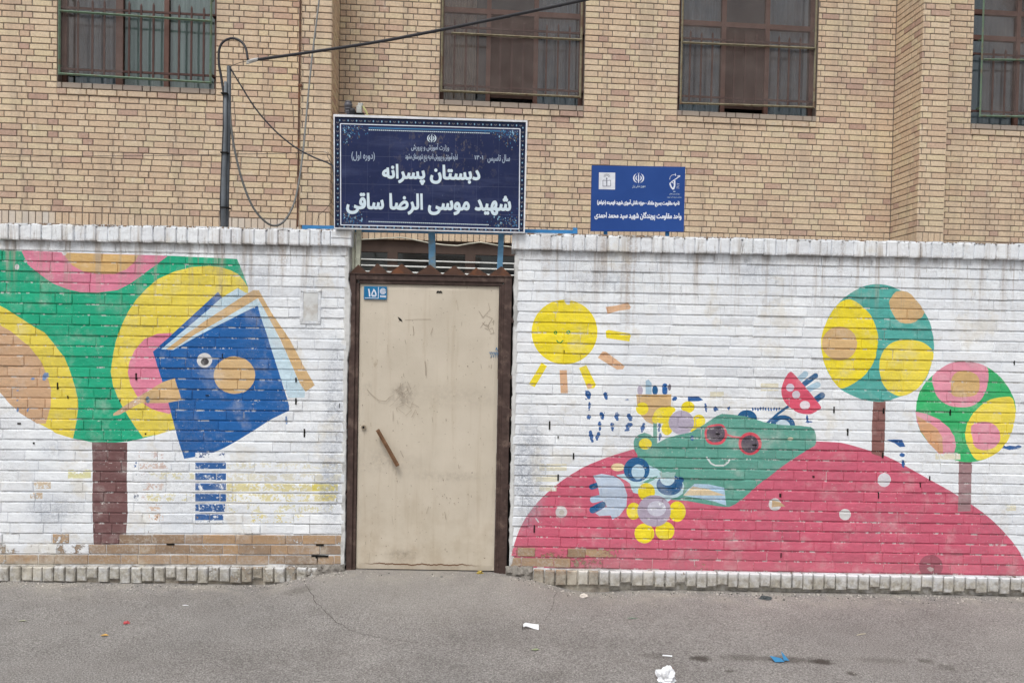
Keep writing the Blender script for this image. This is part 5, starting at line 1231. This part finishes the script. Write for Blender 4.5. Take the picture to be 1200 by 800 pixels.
for px in (712, 785):
    mb = MB(); c = P(px, 200, Y2); mb.box(c.x - .012 - L2_.x, c.x + .012 - L2_.x, .026, .05, 2.29 - L2_.z, W(px, 194, Y2)[1] - .03 - L2_.z); mb.build('post', BLUESTEEL, s2, attrs=False)

# ---------------------------------------------------------------- conduit mast, cables, insulator
def chain(name, label, pts, r, mat, cat='cable', n=6, sub=6, extra=None):
    """pts: (px, py, y) joined by a smooth curve"""
    w3 = [P(a, b, c) for a, b, c in pts]; out = []
    for i in range(len(w3) - 1):
        p0, p1, p2, p3 = w3[max(i - 1, 0)], w3[i], w3[i + 1], w3[min(i + 2, len(w3) - 1)]
        for k in range(sub):
            t = k / sub; out.append(.5 * ((2 * p1) + (p2 - p0) * t + (2 * p0 - 5 * p1 + 4 * p2 - p3) * t * t + (3 * p1 - p0 - 3 * p2 + p3) * t ** 3))
    out.append(w3[-1]); base = Vector(out[0]); mb = MB(); mb.tube([p - base for p in out], r, n)
    o = mb.build(name, mat, None, smooth=True, attrs=False); o.location = base; tag(o, label, cat); return o
YP = .15
mast = empty('conduit_mast', P(264, 266, YP)); ML = Vector(mast.location); tag(mast, 'slim grey conduit mast with strapped cables standing behind the left wall', 'mast')
def mt(name, pts, r, mat):
    mb = MB(); mb.tube([P(a, b, c) - ML for a, b, c in pts], r, 10); return mb.build(name, mat, mast, smooth=True, attrs=False)
mt('conduit', [(265.5, 276, YP), (266, 230, YP), (268, 150, YP), (268.5, 78, YP)], .0145, PLASTIC)
mt('conduit', [(262, 276, YP - .02), (262, 230, YP - .02), (264, 150, YP - .02), (264.5, 96, YP - .02)], [.017, .017, .015, .010], simple('grey_conduit_worn', C(98, 104, 110), .6))
mt('cable_run', [(259.5, 272, YP - .02), (258.5, 235, YP - .02), (262, 150, YP - .03), (262.5, 110, YP - .02)], .007, CABLE)
for y, wd in ((111, 6), (180, 7), (244, 8)):
    c = P(264.5, y, YP - .01) - ML; mb = MB(); mb.box(c.x - wd * .0034, c.x + wd * .0034, -.045, .012, c.z - .004, c.z + .004); mb.build('strap', BLACKGAP, mast, attrs=False)
chain('drop_cable', 'dark goose-neck cable looping over the top of the conduit mast', [(262.5, 112, .13), (259.5, 92, .13), (256.5, 74, .13), (257, 58, .13), (262, 49, .13), (272, 45, .13), (282, 48.5, .12), (288, 57, .11), (290.5, 70, .10)], .0085, CABLE)
chain('service_cable', 'thick black cable rising from the mast across the window above the big sign', [(291, 72, .10), (302, 70, .07), (345, 64, -.02), (400, 56, -.10), (450, 48, -.18), (500, 38.5, -.27), (560, 26.5, -.4), (620, 14, -.55), (685, 0, -.7), (800, -26, -1.0), (1000, -75, -1.5)], .0098, CABLE, n=8)
mb = MB(); a, b = P(289.5, 73, .10), P(303, 69.5, .068); base = a.copy()
mb.tube([a - base, (a * .6 + b * .4) - base, b - base], [.008, .013, .011], 8); mb.tube([Vector((0, -.005, -.012)), Vector((.03, -.012, -.006)), Vector((.055, -.02, .008))], .005, 6); mb.tube([Vector((.02, .0, .014)), Vector((.06, -.015, .02))], .004, 6)
o = mb.build('cable_clamp', SILVER, None, attrs=False); o.location = base; tag(o, 'silver tension clamp holding the end of the thick black cable', 'clamp')
chain('mast_wire', 'thin stay wire from mast top to the silver clamp', [(268, 79, .14), (280, 74, .12), (291, 71.5, .10)], .0018, CABLE, n=5)
chain('sign_cable', 'black cable sagging from the mast top down to the big sign', [(270, 80, .14), (282, 100, .15), (300, 128, .16), (322, 153, .17), (345, 172, .17), (368, 184.5, .15), (386, 192, .10), (391, 200, .05), (392, 240, .02)], .0056, CABLE)
chain('slack_cable', 'grey cable hanging in a deep loop from the mast then rising up the pier', [(269, 120, .15), (271, 150, .15), (275.5, 178, .16), (284, 212, .18), (296, 242, .22), (310, 259, .28), (322, 264.5, .34), (334, 258, .42), (345, 237, .52), (351.5, 205, .66), (356, 170, .82), (360.5, 120, 1.05), (366, 65, 1.3), (374, 0, 1.6), (379, -50, 1.8)], .0075, CABLEG)
chain('thin_wire', 'thin level wire strung across the brickwork from the left edge to the pier', [(-30, 183.5, .6), (100, 183, .5), (200, 182.5, .4), (262, 181, .3), (330, 180, .3), (378, 178, .3), (384, 184, .26), (388, 192, .2), (391.5, 205, .1)], .0020, CABLE, n=5)
chain('loose_wire', 'fine tangled wire drooping beside the left edge of the big sign', [(384, 178, .2), (389, 188, .15), (388, 205, .16), (390, 222, .14), (388, 236, .16), (381, 246, .18), (374, 252, .2), (371, 262, .2)], .0016, CABLE, n=5)
# insulator and clamp gear on the sign's top edge
c = P(408, 138, -.03); mb = MB()
prof = [(.0, .012), (.012, .010), (.016, .012), (.032, .013), (.034, .025), (.046, .026), (.050, .020), (.054, .030), (.062, .032), (.066, .026), (.070, .034), (.092, .034), (.096, .026), (.100, .030), (.106, .027), (.112, .012)]
mb.tube([(0, 0, z - .004) for z, r_ in prof], [r_ * .78 for z, r_ in prof], 14)
o = mb.build('insulator', simple('grey_insulator', C(86, 86, 92), .4), None, smooth=True, attrs=False); o.location = c; tag(o, 'ribbed grey insulator standing on the top left edge of the big sign', 'insulator')
c = P(421, 134.5, -.03); fx = empty('cable_bracket', c); tag(fx, 'pale metal bracket with black knob behind the top edge of the big sign', 'bracket')
mb = MB(); mb.box(-.018, .018, -.012, .018, .010, .055, ch=.004); mb.box(-.010, .022, -.006, .016, .055, .075, ch=.003); mb.build('plate', simple('pale_bracket', C(170, 172, 168), .4, .3), fx, attrs=False)
mb = MB(); mb.box(-.03, .03, -.006, .018, -.012, .012); mb.build('foot', BLACKGAP, fx, attrs=False)
bm = bmesh.new(); bmesh.ops.create_uvsphere(bm, u_segments=14, v_segments=10, radius=.024); me = bpy.data.meshes.new('knob'); bm.to_mesh(me); bm.free(); me.materials.append(simple('black_knob', C(44, 44, 48), .4)); o = bpy.data.objects.new('knob', me); COL.objects.link(o); o.parent = fx; o.location = (-.045, 0, .018)
mb = MB(); mb.tube([(.022, 0, .055), (.040, -.003, .028), (.056, -.004, -.004)], [.006, .008, .005], 6); mb.build('strap', simple('yellow_strap', C(176, 174, 120), .6), fx, attrs=False)

# ---------------------------------------------------------------- litter on the road
def litter(px, py, name, label, cat, mb, mat, rz=0, smooth=False, lift=.002):
    g = G(px, py); g.z = gz(g.x, g.y) + lift
    o = mb.build(name, mat, None, smooth=smooth, attrs=False); o.location = g; o.rotation_euler = (0, 0, rz); tag(o, label, cat); return o
def paper(name, c): return simple(name, c, .7, 0, .06, 40, .2)
WP = paper('white_tissue', C(214, 216, 220)); BP = paper('blue_card', C(54, 118, 160)); DR = paper('dark_rag', C(66, 72, 74))
def crumple(rx, ry, rz_, seed, sub=4, amp=.5):
    bm = bmesh.new(); bmesh.ops.create_icosphere(bm, subdivisions=sub, radius=1); mb = MB()
    for v in bm.verts:
        n = Vector(v.co); d = 1 + amp * (noise.noise(n * 1.7 + Vector((seed, 0, 0)))) + amp * .5 * abs(noise.noise(n * 4 + Vector((0, seed, 0)))) + amp * .3 * noise.noise(n * 9 + Vector((0, seed, 3)))
        v.co = Vector((n.x * rx * d, n.y * ry * d, max(-.1, n.z) * rz_ * d + rz_ * .1))
    bm.verts.ensure_lookup_table(); mb.mesh([tuple(v.co) for v in bm.verts], [tuple(v.index for v in f.verts) for f in bm.faces]); bm.free(); return mb
litter(780, 795, 'crumpled_tissue', 'crumpled white tissue lying at the bottom edge of the road', 'tissue', crumple(.046, .042, .048, 3, 4, .5), [WP])
mb = crumple(.012, .01, .012, 9, 3, .6); litter(786, 792, 'brown_scrap', 'tiny brown scrap caught on the crumpled white tissue', 'scrap', mb, [paper('brown_scrap', C(120, 92, 82))], lift=.04)
def folded(pts, faces, mat): mb = MB(); t = .0012; n = len(pts); mb.mesh(list(pts) + [(p[0], p[1] + .001, p[2] - t) for p in pts], list(faces) + [tuple(n + i for i in reversed(f)) for f in faces]); return mb
mb = folded([(-.045, .012, .022), (-.028, -.022, .002), (.022, -.02, .004), (.012, .008, .012), (.018, .024, .042), (.052, -.004, .004), (.022, -.006, .006)], [(0, 1, 3), (1, 2, 3), (4, 6, 5)], BP)
litter(913, 773, 'blue_card', 'torn piece of blue card standing on a dark damp patch', 'card', mb, [BP])
mb = MB(); q = [(-.055, -.028, .004), (-.048, -.016, .02), (-.034, -.004, .022), (-.012, .004, .014), (.015, .003, .008), (.04, .0, .006)]
for i in range(5):
    a, b = Vector(q[i]), Vector(q[i + 1]); w0 = .006 + .002 * i; w1 = .006 + .002 * (i + 1); mb.face([(a.x, a.y - w0, a.z - w0 * .6), (b.x, b.y - w1, b.z - w1 * .6), (b.x, b.y + w1, b.z + w1 * .6), (a.x, a.y + w0, a.z + w0 * .6)], mat=1 if i == 0 else 0)
    mb.face([(a.x, a.y + w0, a.z + w0 * .6 - .001), (b.x, b.y + w1, b.z + w1 * .6 - .001), (b.x, b.y - w1, b.z - w1 * .6 - .001), (a.x, a.y - w0, a.z - w0 * .6 - .001)], mat=1 if i == 0 else 0)
litter(623, 736, 'paper_strip', 'curled white paper strip with a black end on the road right of the gate', 'paper', mb, [WP, BLACKGAP])
litter(782, 768, 'paper_scrap', 'small flat white scrap just above the crumpled tissue', 'paper', folded([(-.026, .003, .002), (.024, -.008, .003), (.026, .002, .006), (-.022, .014, .004)], [(0, 1, 2, 3)], WP), [WP])
litter(741, 723.5, 'green_sliver', 'thin green plastic sliver on the road before the red hill', 'plastic scrap', folded([(-.034, .002, .002), (0, -.004, .005), (.036, .002, .002), (0, .006, .004)], [(0, 1, 2, 3)], WP), [paper('green_plastic', C(40, 120, 86))])
mb = crumple(.032, .02, .012, 5, 3, .9); litter(897, 703, 'dark_rag', 'small dark grey rag lying close to the foot of the right wall', 'rag', mb, [DR])
litter(148, 728.5, 'red_scrap', 'crumpled red wrapper scrap on the road at the left', 'wrapper', crumple(.014, .012, .008, 8, 3, 1.0), [paper('red_wrapper', C(176, 80, 84))])
litter(123, 743.5, 'yellow_leaf', 'small yellow leaf on the road at the left', 'leaf', folded([(-.026, 0, .002), (-.008, -.011, .005), (.022, -.002, .004), (-.002, .012, .007)], [(0, 1, 2, 3)], WP), [paper('yellow_leaf', C(190, 150, 84))])
litter(1009, 742, 'dry_twig', 'short pale twig on the road below the white dots', 'twig', (lambda m: (m.tube([(-.03, -.012, .003), (0, 0, .005), (.034, .014, .003)], [.001, .002, .001], 5), m)[1])(MB()), [paper('straw', C(196, 188, 160))])
litter(562, 690, 'gold_wrapper', 'crushed gold foil scrap just outside the gate', 'wrapper', crumple(.018, .012, .012, 12, 3, 1.0), [simple('gold_foil', C(170, 150, 80), .35, .4)])
litter(684, 699, 'stone_chip', 'pale broken stone chip where the apron meets the right wall', 'stone', crumple(.024, .018, .016, 15, 3, .7), [paper('chalky', C(198, 192, 184))])
litter(517, 695, 'pebble', 'single grey pebble on the cement apron before the gate', 'pebble', crumple(.008, .007, .010, 17, 2, .4), [paper('pebble_grey', C(130, 128, 124))])
litter(627, 760, 'faded_leaf', 'faded green leaf on the road below the curled paper strip', 'leaf', folded([(-.022, -.004, .001), (.0, -.016, .003), (.026, .0, .002), (.004, .014, .003)], [(0, 1, 2, 3)], WP), [paper('faded_leaf', C(132, 142, 112))])
litter(26, 725, 'dry_leaf', 'dull green dry leaf on the road near the left edge', 'leaf', folded([(-.022, -.004, .001), (.0, -.01, .003), (.026, .0, .002), (.004, .010, .003)], [(0, 1, 2, 3)], WP), [paper('dry_leaf', C(150, 152, 130))])
litter(217, 709, 'white_chip', 'white paper chip on the road below the trunk of the painted tree', 'paper', folded([(-.018, .0, .001), (.016, -.006, .003), (.02, .004, .002), (-.01, .008, .003)], [(0, 1, 2, 3)], WP), [WP])
# grit: small stones gathered along the wall foot and strewn thinly over the road
gr = MB()
def stone(x, y, s):
    z = gz(x, y); a = U(0, 6.28); vs = [(x + s * cos(a + t * 1.2566) * U(.6, 1.1), y + s * sin(a + t * 1.2566) * U(.6, 1.1), z - .001) for t in range(5)] + [(x + U(-.2, .2) * s, y + U(-.2, .2) * s, z + s * U(.5, .9))]
    k = R(); gr.mesh(vs, [(i, (i + 1) % 5, 5) for i in range(5)], mat=0 if k < .45 else (1 if k < .8 else 2))
for i in range(2600):
    x = U(-4.2, 4.2)
    if -1.0 < x < .05 and R() < .8: continue
    y = -.035 - abs(random.gauss(0, .055)); stone(x, y, abs(random.gauss(.003, .0025)) + .0014)
for i in range(2600): stone(U(-4, 4), U(-1.7, -.05), abs(random.gauss(.0013, .0013)) + .0008)
tag(gr.build('grit', [paper('grit_pale', C(198, 192, 184, 1.1)), paper('grit_grey', C(128, 124, 120)), paper('grit_dark', C(60, 58, 56))], None, attrs=False), kind='stuff')
print('objects', len(bpy.data.objects), 'tris', sum(len(o.data.polygons) for o in bpy.data.objects if o.type == 'MESH'))
